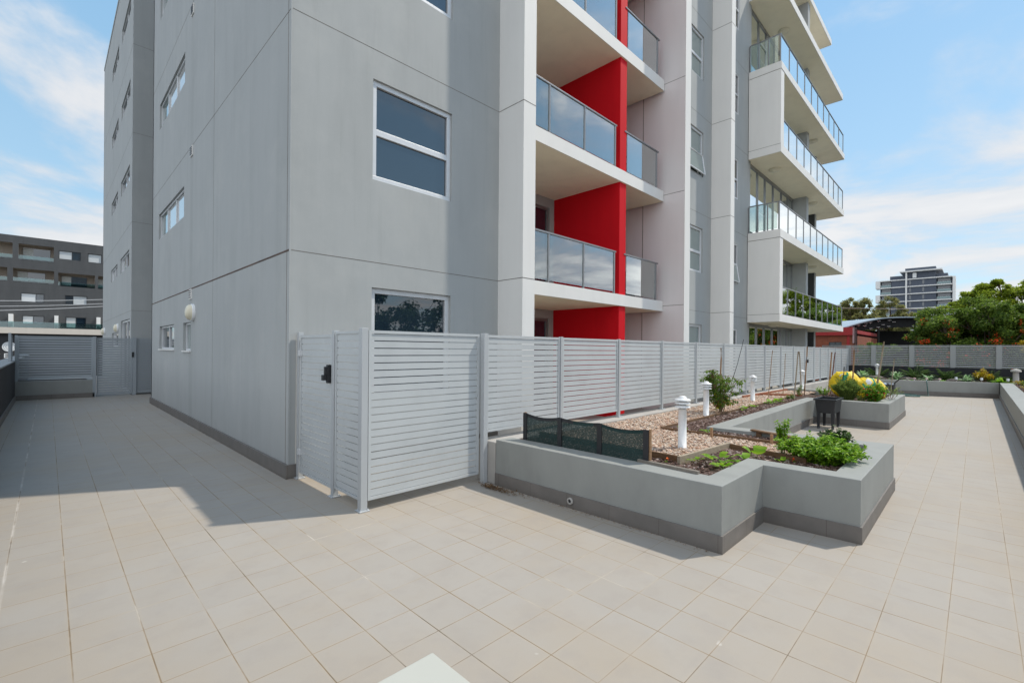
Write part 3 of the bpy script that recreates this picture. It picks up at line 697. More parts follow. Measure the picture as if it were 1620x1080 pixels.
def pebbles(x0, x1, y0, y1, n, r0, r1, z):
    for _ in range(n):
        x = rp.uniform(x0, x1); y = rp.uniform(y0, y1)
        if 4.0 < x < 5.5 and y < 2.12: continue
        pb.ball((x, y, z+rp.uniform(-.004, .010)), rp.uniform(r0, r1), 0, 0, (rp.uniform(.7, 1.3), rp.uniform(.7, 1.3), rp.uniform(.45, .7)), .5, rp)
pebbles(4.56, 6.24, 2.12, 4.0, 6200, .009, .017, .475); pebbles(5.53, 6.24, 1.08, 2.12, 1700, .009, .017, .475)
pebbles(6.3, 8.6, 3.2, 4.0, 2600, .010, .019, .475); pebbles(8.6, 15.2, 3.2, 4.0, 3600, .013, .024, .475)
tag(pb.build('gravel_pebbles', 'pebble'), kind='stuff')
ck = MB()
def chips(x0, x1, y0, y1, n, s0, s1):
    for _ in range(n):
        x, y = rp.uniform(x0, x1), rp.uniform(y0, y1); a = rp.uniform(s0, s1); b = a*rp.uniform(.3, .6); t = rp.uniform(0, PI)
        ck.box(x-a, x+a, y-b, y+b, soilz+.004, soilz+.004+rp.uniform(.004, .014), 0, t)
chips(4.05, 4.5, 1.65, 3.9, 900, .006, .016); chips(4.56, 5.0, 1.66, 2.02, 500, .006, .016); chips(5.03, 5.5, .92, 2.02, 1400, .006, .016); chips(6.3, 6.65, .92, 3.1, 900, .006, .018)
chips(6.7, 12.5, 2.75, 3.15, 2600, .008, .022); chips(12.7, 15.1, 1.6, 2.9, 1200, .01, .024)
tag(ck.build('bark_mulch', 'chip'), kind='stuff')
# timber edging, each board a thing
def board(x0, y0, x1, y1, z0, z1, th, mat, label, name='timber_edging', grp='timber boards edging the garden beds'):
    d = Vector((x1-x0, y1-y0)); l = d.length; d.normalize(); n = Vector((-d.y, d.x))*th/2
    m = MB(); m.prism([(x0-n.x, y0-n.y), (x1-n.x, y1-n.y), (x1+n.x, y1+n.y), (x0+n.x, y0+n.y)], z0, z1)
    return tag(m.build(name, mat, None, .003), label, 'board', grp)
board(4.52, 4.0, 4.50, 2.12, .44, .545, .03, 'timber', 'amber brown edging board beside the shade cloth screen')
board(4.46, 2.10, 5.56, 2.02, .43, .55, .035, 'timber_pale', 'pale weathered edging board behind the leafy seedlings at the near planter corner')
board(5.56, 2.00, 5.38, 1.20, .43, .54, .03, 'timber', 'dark brown edging board between gravel and the parsley')
board(6.22, 3.18, 6.30, .92, .43, .512, .03, 'timber', 'long thin brown edging board crossing the planter in front of the inner wall')
board(6.24, 3.20, 14.2, 3.23, .43, .512, .03, 'timber', 'long brown edging board between the gravel strip and the mulch bed along the fence')
board(4.03, 2.3, 4.0, 1.70, .45, .56, .04, 'timber_grey', 'short grey timber length on the inside of the near planter wall')
board(11.9, 4.0, 15.2, 3.9, .45, .53, .04, 'timber_red', 'reddish timber board at the far end of the gravel below the fence')
board(13.0, 3.95, 13.4, 3.1, .45, .53, .05, 'timber_red', 'short reddish timber cross piece beside the fourth bollard light')
bd = thing('timber_bench', (6.55, 1.85, .45), 'short brown plank raised on two blocks against the inner planter wall', 'plank')
m = MB(); m.prism([(6.70, 2.12), (6.62, 2.13), (6.40, 1.55), (6.49, 1.53)], .545, .565); m.build('plank', 'timber', bd, .002)
for yv, xv in ((2.02, 6.63), (1.68, 6.5)):
    m = MB(); m.box(xv-.03, xv+.03, yv-.03, yv+.03, .44, .545); m.build('block', 'timber', bd)
for x, y, lab in ((6.15, 2.45, 'small wooden peg in the gravel near the edging board, left one'), (6.2, 1.75, 'small wooden peg standing in front of the raised plank')):
    m = MB(); m.prism([(x-.014, y-.014), (x+.014, y-.014), (x+.014, y+.014), (x-.014, y+.014)], .45, .60); tag(m.build('wooden_peg', 'bamboo'), lab, 'peg', 'wooden pegs')

# shade cloth screen
scn = thing('shade_cloth_screen', (4.0, 3.85, .5), 'low dark green shade cloth screen in three bays on the front planter wall', 'screen')
ya, yb, zt = 3.80, 2.22, .845
for i in range(3):
    c = MB(); a = ya+(yb-ya)*i/3; b_ = ya+(yb-ya)*(i+1)/3; n = 14; k6 = 5
    for k in range(n):
        for j in range(k6):
            def q(k, j):
                t = k/n; y = a+(b_-a)*t; sag = .03*math.sin(PI*t)*(1 if i != 1 else .6)+ (.02*(1-t) if i == 2 else 0)*0
                z = .50+(zt-sag-.50)*j/k6; return (4.035+.012*math.sin(PI*t*2+i)*math.sin(PI*j/k6)-.005*i, y, z)
            c.face([q(k, j), q(k+1, j), q(k+1, j+1), q(k, j+1)], 0, True)
    c.build('cloth_panel', 'cloth', scn)
    c = MB()
    for k in range(n):
        def q2(k, dz):
            t = k/n; return (4.030, a+(b_-a)*t, zt-.03*math.sin(PI*t)*(1 if i != 1 else .6)+dz)
        c.face([q2(k, -.03), q2(k+1, -.03), q2(k+1, .006), q2(k, .006)], 0)
    c.build('hem_band', 'black', scn)
for y in (ya, ya+(yb-ya)/3, ya+(yb-ya)*2/3, yb):
    m = MB(); m.box(4.022, 4.032, y-.028, y+.028, .50, zt+.004); m.build('seam_band', 'black', scn)
for y in (ya+.01, yb-.035):
    m = MB(); m.box(4.035, 4.055, y-.01, y+.01, .46, zt+.01); m.build('stake', 'bamboo', scn)

# ------------------------------------------------------------------ bollard lights
def bollard(x, y, z, h, label):
    t = thing('bollard_light', (x, y, z), label, 'bollard light', 'white louvred garden bollard lights')
    m = MB(); m.lathe((x, y, z), [(.075, 0), (.075, .012), (.048, .014), (.046, h-.15), (.05, h-.145)], 20); m.build('post', 'whitepl', t)
    m = MB(); m.lathe((x, y, z+h-.15), [(.046, 0), (.040, .01), (.040, .12), (.046, .125)], 18, 0); m.build('lamp_core', 'metal', t)
    for k in range(2):
        m = MB(); m.lathe((x, y, z+h-.125+.043*k), [(.088, 0), (.090, .004), (.070, .020), (.044, .024)], 24); m.build('louvre', 'whitepl', t)
    m = MB(); m.lathe((x, y, z+h-.045), [(.092, 0), (.094, .006), (.080, .018), (.046, .026), (.044, .038), (.030, .050), (.006, .054)], 24); m.build('cap', 'whitepl', t)
    return t
b0 = bollard(5.23, 2.42, .46, .61, 'nearest white louvred bollard light standing in the gravel')
def bcopy(x, y, z, s, lab):
    c = copy_tree(b0); c.location = (x, y, z); c.scale = (s, s, s); c['label'] = lab
bcopy(8.09, 3.32, .46, 1.0, 'white bollard light just left of the tomato plant, partly behind it')
bcopy(11.34, 3.60, .46, .98, 'white bollard light right of the tomato plant close to the fence')
bcopy(15.6, 3.62, .46, 1.0, 'white bollard light farthest along the fence among the wooden stakes')
bcopy(24.9, 3.0, .52, .98, 'white bollard light in the far bed behind the yellow bags')
c = thing('bollard_light', (24.9, -1.0, .5), 'plain pale mushroom-topped bollard light in the right corner bed', 'bollard light', 'white louvred garden bollard lights')
m = MB(); m.lathe((24.9, -1.0, .5), [(.085, 0), (.08, .42), (.08, .44)], 18); m.build('post', 'concrete', c)
m = MB(); m.lathe((24.9, -1.0, .94), [(.14, 0), (.145, .05), (.10, .075), (.02, .11)], 18); m.build('cap', 'concrete', c)

# ------------------------------------------------------------------ stakes
def stake(b, t, r, mat, label):
    b, t = Vector(b), Vector(t); m = MB(); pts = [b.lerp(t, k/6)+Vector((R.uniform(-.006, .006), R.uniform(-.006, .006), 0)) for k in range(7)]
    m.tube(pts, [r*(1-.03*k) for k in range(7)], 6); return tag(m.build('garden_stake', mat), label, 'stake', 'wooden garden stakes')
stake((8.70, 3.32, .44), (8.72, 3.31, 1.66), .016, 'bamboo', 'brown stake rising straight behind the tomato plant')
stake((9.15, 3.3, .9), (9.55, 3.2, 1.83), .006, 'black', 'thin dark rod leaning above the tomato plant')
stake((11.30, 3.28, .44), (11.38, 3.21, 1.63), .008, 'bamboo', 'thin cane between the third bollard and the black tub, standing alone in the mulch')
stake((13.3, 3.50, .44), (13.3, 3.45, 1.55), .009, 'bamboo', 'thin cane in the gravel close to the fence beyond the third bollard')
stake((12.87, 3.15, .44), (12.95, 3.08, 1.61), .016, 'timber_pale', 'left one of the pair of close brown stakes above the mulch bed')
stake((13.75, 3.19, .44), (13.71, 3.24, 1.61), .014, 'timber_pale', 'right one of the pair of close brown stakes above the mulch bed')
stake((13.62, 3.10, .44), (13.67, 3.05, 1.74), .017, 'bamboo', 'tall leaning reddish stake just right of the close pair')
stake((14.73, 2.80, .44), (14.80, 2.74, 1.60), .020, 'bamboo', 'orange brown stake left of the yellow bags')
stake((15.1, 2.82, .44), (15.2, 2.74, 1.60), .016, 'stakered', 'dark red stake leaning left of the yellow bags')
stake((13.5, 2.30, .44), (13.5, 2.25, 1.25), .013, 'black', 'short dark stake in front of the yellow bag')
stake((14.0, 2.18, .44), (14.0, 2.13, 1.66), .018, 'bamboo', 'tall brown stake in the middle of the yellow bags')
stake((14.0, 1.72, .44), (14.0, 1.555, 1.86), .022, 'timber_pale', 'thick pale bamboo stake leaning right beside the pepper plant')
stake((14.0, 1.44, .44), (14.0, 1.37, 1.46), .010, 'timber_pale', 'slim pale cane above the small shrub at the planter end')
stake((7.3, 1.5, 0.0), (6.60, 1.30, .66), .006, 'stakered', 'thin dark rod leaning out of the dark shrub at the near planter')

# ------------------------------------------------------------------ tub planter on legs
tb = thing('tub_planter', (11.72, 2.22, 0), 'charcoal plastic self-watering tub on four legs beside the inner planter wall', 'planter tub')
def frust(mb, cx_, cy_, a0, b0, z0, a1, b1, z1, mi=0):
    n = len(mb.v)
    mb.v += [(cx_+sx*a0, cy_+sy*b0, z0) for sx, sy in ((-1, -1), (1, -1), (1, 1), (-1, 1))]+[(cx_+sx*a1, cy_+sy*b1, z1) for sx, sy in ((-1, -1), (1, -1), (1, 1), (-1, 1))]
    for q in ((0, 3, 2, 1), (0, 1, 5, 4), (1, 2, 6, 5), (2, 3, 7, 6), (3, 0, 4, 7)): mb.f.append(tuple(n+i for i in q)); mb.m.append(mi); mb.sm.append(False)
m = MB(); frust(m, 11.72, 2.22, .30, .155, .33, .335, .18, .60); m.build('tub_body', 'tub', tb, .012)
m = MB(); m.box(11.355, 12.085, 2.015, 2.05, .595, .63).box(11.355, 12.085, 2.39, 2.425, .595, .63).box(11.355, 11.40, 2.05, 2.39, .595, .63).box(12.04, 12.085, 2.05, 2.39, .595, .63); m.build('rim', 'tub', tb, .008)
m = MB(); m.box(11.42, 12.02, 2.07, 2.37, .50, .53); m.build('soil', 'soil', tb)
for sx, sy in ((-1, -1), (1, -1), (1, 1), (-1, 1)):
    m = MB(); cx_, cy_ = 11.72+sx*.265, 2.22+sy*.125; frust(m, cx_, cy_, .022, .022, 0.03, .038, .034, .40)
    lgp = m.build('leg', 'tub', tb, .006)
    m = MB(); m.lathe((cx_, cy_, 0), [(.024, 0), (.026, .03), (.024, .04)], 10); m.build('foot', 'dark_metal', lgp)

# ------------------------------------------------------------------ bags of potting mix
def bag(name, c, dims, rz, label, seed):
    t = thing(name, c, label, 'bag', 'yellow potting mix bags'); m = MB(); nx, nk = 44, 40
    ca, sa = math.cos(rz), math.sin(rz)
    for i in range(nx+1):
        u = -1+2*i/nx; k = max(.10, (1-abs(u)**3.2))**.55
        for j in range(nk):
            a = 2*PI*j/nk; cx_, sz_ = math.cos(a), math.sin(a)
            sq = 1/max(.55, (abs(cx_)**3+abs(sz_)**3)**(1/3))
            x = u*dims[0]/2; y = cx_*sq*dims[1]/2*(.72+.28*k); z = sz_*sq*dims[2]/2*k*.9
            w_ = noise.noise(Vector((x*4+seed, y*4, z*4)))*.07+noise.noise(Vector((x*10, y*10+seed, z*10)))*.05+abs(noise.noise(Vector((x*22, y*22+seed, z*22))))*.03
            x2 = x*ca-y*sa; y2 = x*sa+y*ca
            m.v.append((c[0]+x2+w_*.6, c[1]+y2+w_, c[2]+dims[2]*.45+z+w_))
    for i in range(nx):
        for j in range(nk):
            j2 = (j+1) % nk; a = i*nk; u = i/nx; v = j/nk
            bandp = .56+.13*math.sin(v*9+seed); v2 = (v+.5) % 1-.5; e = ((u-.5)/.27)**2+((v2-.10)/.13)**2; mi = 2 if e < .10 else (1 if .28 < e < .62 and (u+v*.7+seed*.31) % 1 > .48 else 0)
            m.f.append((a+j, a+j2, a+nk+j2, a+nk+j)); m.m.append(mi); m.sm.append(True)
    m.f += [tuple(range(nk)), tuple(nx*nk+nk-1-j for j in range(nk))]; m.m += [0, 0]; m.sm += [False, False]
    m.build('bag_body', ['yellow', 'green_pl', 'whitepl'], t); return t
bag('potting_mix_bag', (14.3, 2.36, .46), (.60, .42, .72), 1.35, 'upper left yellow and green potting mix bag behind the rosemary', 1.7)
bag('potting_mix_bag', (14.15, 1.86, .44), (.66, .46, .58), 1.75, 'lower yellow potting mix bag with green stripe behind the pepper plant', 4.2)
t = thing('rubbish_bag', (15.7, 1.75, 0), 'dark plastic sack with blue and white wrappers right of the yellow bags', 'bag')
m = MB(); m.ball((15.75, 1.8, .40), .30, 2, 0, (1, .7, 1.15), .15); m.build('sack', 'black', t)
m = MB(); m.ball((15.5, 1.72, .78), .05, 1, 0, (1, 1.3, .5), .5).ball((15.55, 1.58, .78), .04, 1, 0, (1, 1.3, .5), .5); m.build('wrapper', 'bluewhite', t)

# ================================================================== FOLIAGE
def rv(rr): 
    v = Vector((rr.gauss(0, 1), rr.gauss(0, 1), rr.gauss(0, 1))); return v.normalized()
def herb(name, label, cat, base, h, spread, nst, nleaf, ll, lw, leafmat, stemmat='stem', seed=1, lean=(0, 0), stemr=.004, fruit=None, top=.15, droop=.2, group=None):
    rr = random.Random(seed); b = Vector(base); t = thing(name, base, label, cat, group); sm_ = MB(); lm = MB(); fm = MB()
    for s_ in range(nst):
        a = rr.uniform(0, 2*PI); r = spread*math.sqrt(rr.random()); hh = h*rr.uniform(.65, 1)*(1-.35*(r/spread)**2)
        tip = b+Vector((math.cos(a)*r+lean[0], math.sin(a)*r+lean[1], hh*(1+.18*(rr.random() < .15)))); r0 = b+Vector((math.cos(a)*r*.25, math.sin(a)*r*.25, 0)); pts = []
        for k in range(6):
            u = k/5; p = r0.lerp(tip, u)+Vector((0, 0, h*.12*math.sin(PI*u)))+rv(rr)*h*.015*(0 < k); pts.append(p)
        sm_.tube(pts, [stemr*(1-.13*k) for k in range(6)], 5)
        for q in range(nleaf):
            u = rr.uniform(top, 1.0); i = min(4, int(u*5)); p = pts[i].lerp(pts[i+1], u*5-i)
            d = rv(rr); d.z = d.z*.5+.25-droop; p = p+d*ll*.5*rr.random()
            lm.leaf(p, d, Vector((0, 0, 1)), ll*rr.uniform(.6, 1.2), lw*rr.uniform(.6, 1.2))
        if fruit and rr.random() < fruit[0]:
            u = rr.uniform(.3, .95); i = min(4, int(u*5)); fm.ball(tuple(pts[i]+rv(rr)*.04), fruit[1]*rr.uniform(.7, 1.2), 1)
    sm_.build('stem', stemmat, t); lm.build('foliage', leafmat, t)
    if fm.v: fm.build('fruit', 'fruit', t)
    return t
# tomato: several tall stems, lobed foliage clumps
def tomato():
    rr = random.Random(11); base = Vector((8.72, 3.30, .44)); t = thing('tomato_plant', base, 'tall tomato plant with drooping leaves and browning base in the mulch bed', 'plant'); sm_ = MB(); lm = MB(); dm = MB(); fm = MB()
    for s_ in range(9):
        a = rr.uniform(0, 2*PI); tip = base+Vector((math.cos(a)*.20, math.sin(a)*.26, rr.uniform(.62, .86))); pts = [base+Vector((rr.uniform(-.03, .03), rr.uniform(-.03, .03), 0)).lerp(tip-base, k/7)+Vector((rr.uniform(-.015, .015), rr.uniform(-.015, .015), .05*math.sin(PI*k/7))) for k in range(8)]
        sm_.tube(pts, [.009-.0008*k for k in range(8)], 6)
        for k in range(2, 8):
            for _ in range(4):
                o = rv(rr); o.z *= .3; o.normalize(); L_ = rr.uniform(.09, .19); e = pts[k]+o*L_+Vector((0, 0, -.02)); sm_.tube([pts[k], pts[k]+o*L_*.5+Vector((0, 0, .02)), e], .0025, 4)
                for q in range(11):
                    u = rr.uniform(.3, 1.05); p = pts[k].lerp(e, u)+rv(rr)*.016; dd = o*.5+rv(rr)*.8; dd.z -= .45
                    (dm if (k < 3 and rr.random() < .35) else lm).leaf(p, dd, Vector((0, 0, 1)), rr.uniform(.035, .065), rr.uniform(.022, .036))
    for _ in range(4): fm.ball(tuple(base+Vector((rr.uniform(-.1, .1), rr.uniform(-.1, .1), rr.uniform(.15, .3)))), .016, 1)
    sm_.build('stem', 'stem_brown', t); lm.build('foliage', 'leaf_tomato', t); dm.build('dry_foliage', 'leaf_yellow', t); fm.build('fruit', 'fruit', t)
tomato()
herb('parsley_plant', 'big bright green clump of flat parsley at the near right planter corner', 'plant', (5.55, 1.12, .45), .31, .40, 190, 38, .038, .034, 'leaf_parsley', seed=2, stemr=.003)
herb('parsley_plant', 'tall bolting parsley stem rising behind the bright green parsley clump', 'plant', (5.72, 1.50, .44), .50, .07, 9, 60, .034, .030, 'leaf_parsley', seed=3, stemr=.004)
herb('strawberry_plant', 'dark green leafy shrub in the rear corner of the near planter', 'plant', (6.38, 1.14, .44), .30, .17, 42, 24, .05, .042, 'leaf_dark', seed=4, stemr=.003)
herb('rosemary_bush', 'large bushy rosemary with upright spiky stems in the far planter', 'plant', (12.98, 2.10, .44), .56, .30, 170, 75, .050, .011, 'leaf_rosemary', seed=5, top=.05, droop=-.9)
herb('pepper_plant', 'rounded pepper plant covered in small red fruits near the planter end', 'plant', (12.95, 1.60, .44), .52, .25, 60, 36, .06, .034, 'leaf_pepper', seed=6, fruit=(1.0, .018), top=.1)
herb('young_shrub', 'thin open young shrub at the right end of the far planter', 'plant', (13.6, 1.40, .44), .45, .30, 12, 16, .05, .03, 'leaf_rosemary', 'stem_brown', seed=8, lean=(.0, -.12), top=.5)
herb('trailing_herb', 'grey-green low herb between the rosemary and the pepper plant', 'plant', (12.85, 1.82, .44), .28, .14, 24, 20, .035, .015, 'leaf_rosemary', seed=9)
herb('bean_seedling', 'small yellow green climber at the foot of the close brown stakes', 'plant', (13.4, 3.15, .44), .40, .12, 8, 16, .05, .035, 'leaf_rosemary', seed=10)
herb('bean_seedling', 'pale green seedling beside the orange brown stake near the yellow bags', 'plant', (14.4, 2.85, .44), .28, .18, 14, 16, .05, .035, 'leaf_bright', seed=12)
herb('bean_seedling', 'small grey green seedling at the base of the long cane bed near the stakes', 'plant', (12.5, 3.1, .44), .16, .14, 12, 14, .04, .03, 'leaf_rosemary', seed=13)
# broad leaved seedlings in the near corner: each its own
def seedling(x, y, n, ln, lw, label, seed, mat='leaf_bright'):
    rr = random.Random(seed); ln *= 1.3; lw *= 1.3; t = thing('seedling', (x, y, .48), label, 'seedling', 'bright green vegetable seedlings'); m = MB(); s_ = MB()
    for i in range(n):
        a = 2*PI*i/n+rr.uniform(-.5, .5); d = Vector((math.cos(a), math.sin(a), rr.uniform(.3, 1.3))).normalized(); p = Vector((x, y, .48)); e = p+d*ln*.4
        s_.tube([p, e], .0025, 4); l2 = ln*rr.uniform(.6, 1.1); a_ = d.cross(Vector((0, 0, 1))).normalized(); prev = None
        for k in range(6):
            u = k/5; w = lw*math.sin(PI*(.12+.86*u))**.7*.5; c = e+d*l2*u*.7+Vector((0, 0, -.25*l2*u*u)); r_ = (c-a_*w+Vector((0, 0, .2*w)), c, c+a_*w+Vector((0, 0, .2*w)))
            if prev:
                b0_ = len(m.v); m.v += [tuple(v) for v in prev+r_]; m.f += [(b0_, b0_+1, b0_+4, b0_+3), (b0_+1, b0_+2, b0_+5, b0_+4)]; m.m += [0, 0]; m.sm += [True, True]
            prev = r_
    s_.build('stem', 'stem', t); m.build('foliage', mat, t)
seedling(4.72, 1.83, 5, .16, .06, 'tallest broad leaved seedling in front of the pale edging board', 21)
seedling(4.52, 1.68, 6, .11, .055, 'yellow green seedling nearest the planter corner', 22)
seedling(4.95, 1.62, 5, .11, .06, 'seedling spreading beside the inside of the stepped corner', 23)
seedling(4.60, 1.98, 4, .08, .04, 'tiny seedling beside the end of the pale edging board', 24)
seedling(5.22, 1.62, 3, .15, .11, 'single large heart leaved seedling against the dark brown edging board', 25)
seedling(4.85, 1.80, 4, .14, .06, 'dark green long leaved seedling under the pale board', 26, 'leaf_parsley')
seedling(5.25, 1.38, 5, .07, .04, 'small seedling left of the parsley clump', 27, 'leaf_parsley')
seedling(6.42, 2.62, 6, .09, .05, 'light green seedling beside the end of the inner planter wall', 28)
seedling(6.36, 2.95, 4, .08, .05, 'seedling behind the left wooden peg', 29, 'leaf_parsley')
seedling(6.40, 1.75, 5, .07, .05, 'seedling under the raised plank', 30)
for i, x in enumerate((9.4, 9.9, 10.9, 11.05, 11.35, 11.6)):
    seedling(x, 3.12, 6, .10+.03*(i > 1), .05, ['nearest seedling in the mulch bed right of the tomato plant', 'second seedling in the mulch bed right of the tomato plant', 'left seedling of the clump by the lone thin cane', 'second seedling of the clump by the lone thin cane', 'third seedling of the clump by the lone thin cane', 'rightmost seedling of the clump beyond the lone thin cane'][i], 40+i)
for i, (x, y) in enumerate(((4.42, 2.20), (5.32, 1.30))):
    t = thing('red_flower', (x, y, .45), ['small red flower against the end of the amber board', 'small red flower against the dark brown board beside the parsley'][i], 'flower', 'red flowers in the planter'); m = MB()
    for k in range(7): m.leaf(Vector((x, y, .51)), rv(R)+Vector((0, 0, .6)), Vector((0, 0, 1)), .028, .02)
    m.build('petals', 'flower', t); m = MB(); m.tube([(x, y, .45), (x, y, .51)], .003, 4)
    for k in range(5): m.leaf(Vector((x, y, .46+.01*k)), rv(R), Vector((0, 0, 1)), .035, .02)
    m.build('stem', 'leaf_parsley', t)
# fallen leaves by the post
rr = random.Random(5); m = MB()
for _ in range(260):
    u = rr.gauss(0, .5); m.leaf(Vector((3.66+rr.uniform(-.07, .04), 3.92+u*.28-abs(u)*.05, .006+rr.random()*.012)), Vector((rr.uniform(-1, 1), rr.uniform(-1, 1), .15)), Vector((0, 0, 1)), .035, .012)
for _ in range(110):
    m.leaf(Vector((3.735-rr.random()**2*.05, rr.uniform(1.5, 3.9), .006)), Vector((rr.uniform(-1, 1), rr.uniform(-1, 1), .1)), Vector((0, 0, 1)), .02, .008)
tag(m.build('leaf_litter', 'paleleaf'), kind='stuff')

# ================================================================== FAR BED AND RIGHT BED
fw_ = thing('retaining_wall', (23.5, 0, 0), 'low grey retaining wall across the far end of the terrace', 'wall')
m = MB(); m.prism([(23.1, 1.86), (23.95, -.56), (24.2, -.56), (23.35, 1.86)], 0, .55); m.prism([(22.3, 4.03), (23.1, 1.86), (23.35, 1.86), (22.55, 4.03)], 0, .55); m.build('wall_body', 'planter', fw_)
m = MB(); m.prism([(22.28, 4.03), (23.93, -.56), (23.948, -.56), (22.298, 4.03)], 0, .16); m.build('skirting', 'skirt', fw_)
rw = thing('retaining_wall', (12, -.7, 0), 'low grey retaining wall with a wide flat top along the right side of the terrace', 'wall')
m = MB(); m.box(-3, 24.2, -.90, -.575, 0, .55); m.build('wall_body', 'planter', rw, .005)
m = MB(); m.box(-3, 23.9, -.575, -.56, 0, .15); m.build('skirting', 'skirt', rw)
def wallx(y): return 23.28+(1.86-y)*.351
m = bumpy('', 0, 1, -4.5, 4.0, .50, 'soil', .04, .12)
m.v = [(wallx(y)+x*(26.1-wallx(y)), y, z) for x, y, z in m.v]; add(m, bumpy('', -3, 24.4, -3.4, -.85, .49, 'soil', .04, .25)); tag(m.build('bed_soil', 'soil'), kind='stuff')
m = MB()
for (x0, x1, y0, y1, n) in ((23.4, 26, -.9, 3.6, 1500), (8, 25, -1.5, -.9, 2600), (22.6, 26, -1.5, -.9, 400)):
    for _ in range(n):
        x, y = rp.uniform(x0, x1), rp.uniform(y0, y1); a = rp.uniform(.01, .03)
        if y > -.9 and x < wallx(y)+.06: continue
        m.box(x-a, x+a, y-a*.5, y+a*.5, .51, .51+rp.uniform(.006, .02), 0, rp.uniform(0, PI))
tag(m.build('bed_mulch', 'chip'), kind='stuff')
def rosette(name, x, y, z, n, ln, w, label, mat, seed, up=.5, grp=None):
    """arching strap leaves from one centre"""
    rr = random.Random(seed); t = thing(name, (x, y, z), label, 'plant', grp); m = MB()
    for i in range(n):
        a = rr.uniform(0, 2*PI); el = rr.uniform(up*.5, up+.7); l = ln*rr.uniform(.7, 1.1); o = Vector((math.cos(a), math.sin(a), 0)); sd = Vector((-o.y, o.x, 0)); prev = None
        for k in range(6):
            u = k/5; c = Vector((x, y, z))+o*l*math.cos(el)*u+Vector((0, 0, l*math.sin(el)*u-l*.45*u*u)); ww = w*.5*math.sin(PI*(.15+.84*u)); r_ = (c-sd*ww, c+sd*ww)
            if prev: b0_ = len(m.v); m.v += [tuple(v) for v in prev+r_]; m.f.append((b0_, b0_+1, b0_+3, b0_+2)); m.m.append(0); m.sm.append(True)
            prev = r_
    m.build('foliage', mat, t); return t
def cycad(x, y, z, n, ln, label, seed, mat='leaf_dark'):
    rr = random.Random(seed); t = thing('cycad', (x, y, z), label, 'plant', 'dark feathery cycads'); m = MB(); s_ = MB()
    for i in range(n):
        a = 2*PI*i/n+rr.uniform(-.2, .2); el = rr.uniform(.5, 1.25); l = ln*rr.uniform(.8, 1.1); o = Vector((math.cos(a), math.sin(a), 0)); sd = Vector((-o.y, o.x, 0)); pts = []
        for k in range(9):
            u = k/8; pts.append(Vector((x, y, z))+o*l*math.cos(el)*u+Vector((0, 0, l*math.sin(el)*u-l*.35*u*u)))
        s_.tube(pts, .006, 4)
        for k in range(1, 9):
            for q in range(3):
                p = pts[k-1].lerp(pts[k], q/3)
                for sg in (-1, 1): m.leaf(p, sd*sg+o*.5+Vector((0, 0, .2)), Vector((0, 0, 1)), .14*math.sin(PI*(.2+.7*k/9)), .02)
    s_.build('stem', 'stem', t); m.build('foliage', mat, t)
G1 = 'silver striped strap leaved plants'
rosette('striped_plant', 24.3, 3.40, .50, 38, .66, .08, 'leftmost silver striped plant of the far bed', 'leaf_silver', 51, .7, G1)
rosette('striped_plant', 24.3, 2.28, .50, 38, .66, .08, 'silver striped plant behind the slim pale cane in the far bed', 'leaf_silver', 52, .7, G1)
rosette('striped_plant', 24.2, 1.34, .50, 34, .58, .08, 'whitest striped plant between the two dark cycads in the far bed', 'leaf_silver', 53, .6, G1)
rosette('striped_plant', 24.4, .28, .50, 44, .60, .09, 'silver striped plant left of the yellow shrub in the far bed', 'leaf_silver', 54, .7, G1)
rosette('striped_plant', 24.3, -.60, .50, 38, .52, .09, 'silver striped plant right of the yellow shrub at the wall corner', 'leaf_bright', 55, .6, G1)
rosette('leafy_plant', 24.0, 2.85, .50, 24, .26, .07, 'bright green leafy plant at the foot of the far left bollard', 'leaf_bright', 56)
rosette('leafy_plant', 23.75, 1.80, .50, 18, .18, .06, 'low lime green plant on the far wall edge', 'leaf_bright', 57)
rosette('leafy_plant', 23.85, .92, .50, 20, .24, .07, 'pale green striped young plant beside the third pink light', 'leaf_bright', 58)
rosette('leafy_plant', 25.3, -1.6, .50, 30, .5, .09, 'silver and lime plant right of the mushroom-topped bollard', 'leaf_silver', 59)
cycad(25.2, 3.05, .5, 20, .85, 'dark blue green cycad behind the leftmost striped plants', 61)
cycad(25.2, 1.76, .5, 24, .95, 'largest dark cycad in the middle of the far bed', 62)
cycad(25.2, .83, .5, 20, .80, 'dark cycad left of the striped plant near the yellow shrub', 63)
cycad(25.2, -.3, .5, 18, .75, 'dark cycad behind the yellow shrub', 64)
cycad(25.4, -.85, .5, 12, .45, 'small dark cycad behind the right corner striped plant', 65)
herb('yellow_shrub', 'yellow and orange leaved shrub in the far bed', 'plant', (24.5, -.15, .5), .50, .30, 30, 26, .09, .05, 'leaf_yellow', 'stem_brown', seed=70, top=.45)
rr = random.Random(77)
for i in range(9):
    herb('low_shrub', ['olive green low shrub at the right corner bed nearest the bollard', 'second olive shrub from the corner along the right bed', 'third shrub along the right bed with yellow tips', 'fourth shrub along the right bed', 'fifth shrub along the right bed', 'sixth shrub along the right bed', 'seventh shrub along the right bed', 'eighth shrub along the right bed', 'nearest shrub of the right bed at the photo edge'][i], 'plant', (23.6-i*1.35, -1.22-.05*(i % 3), .49), .22+.06*(i % 2), .34, 34, 22, .07, .03, 'leaf_rosemary' if i % 3 else 'leaf_yellow', seed=80+i, group='low shrubs in the right bed')
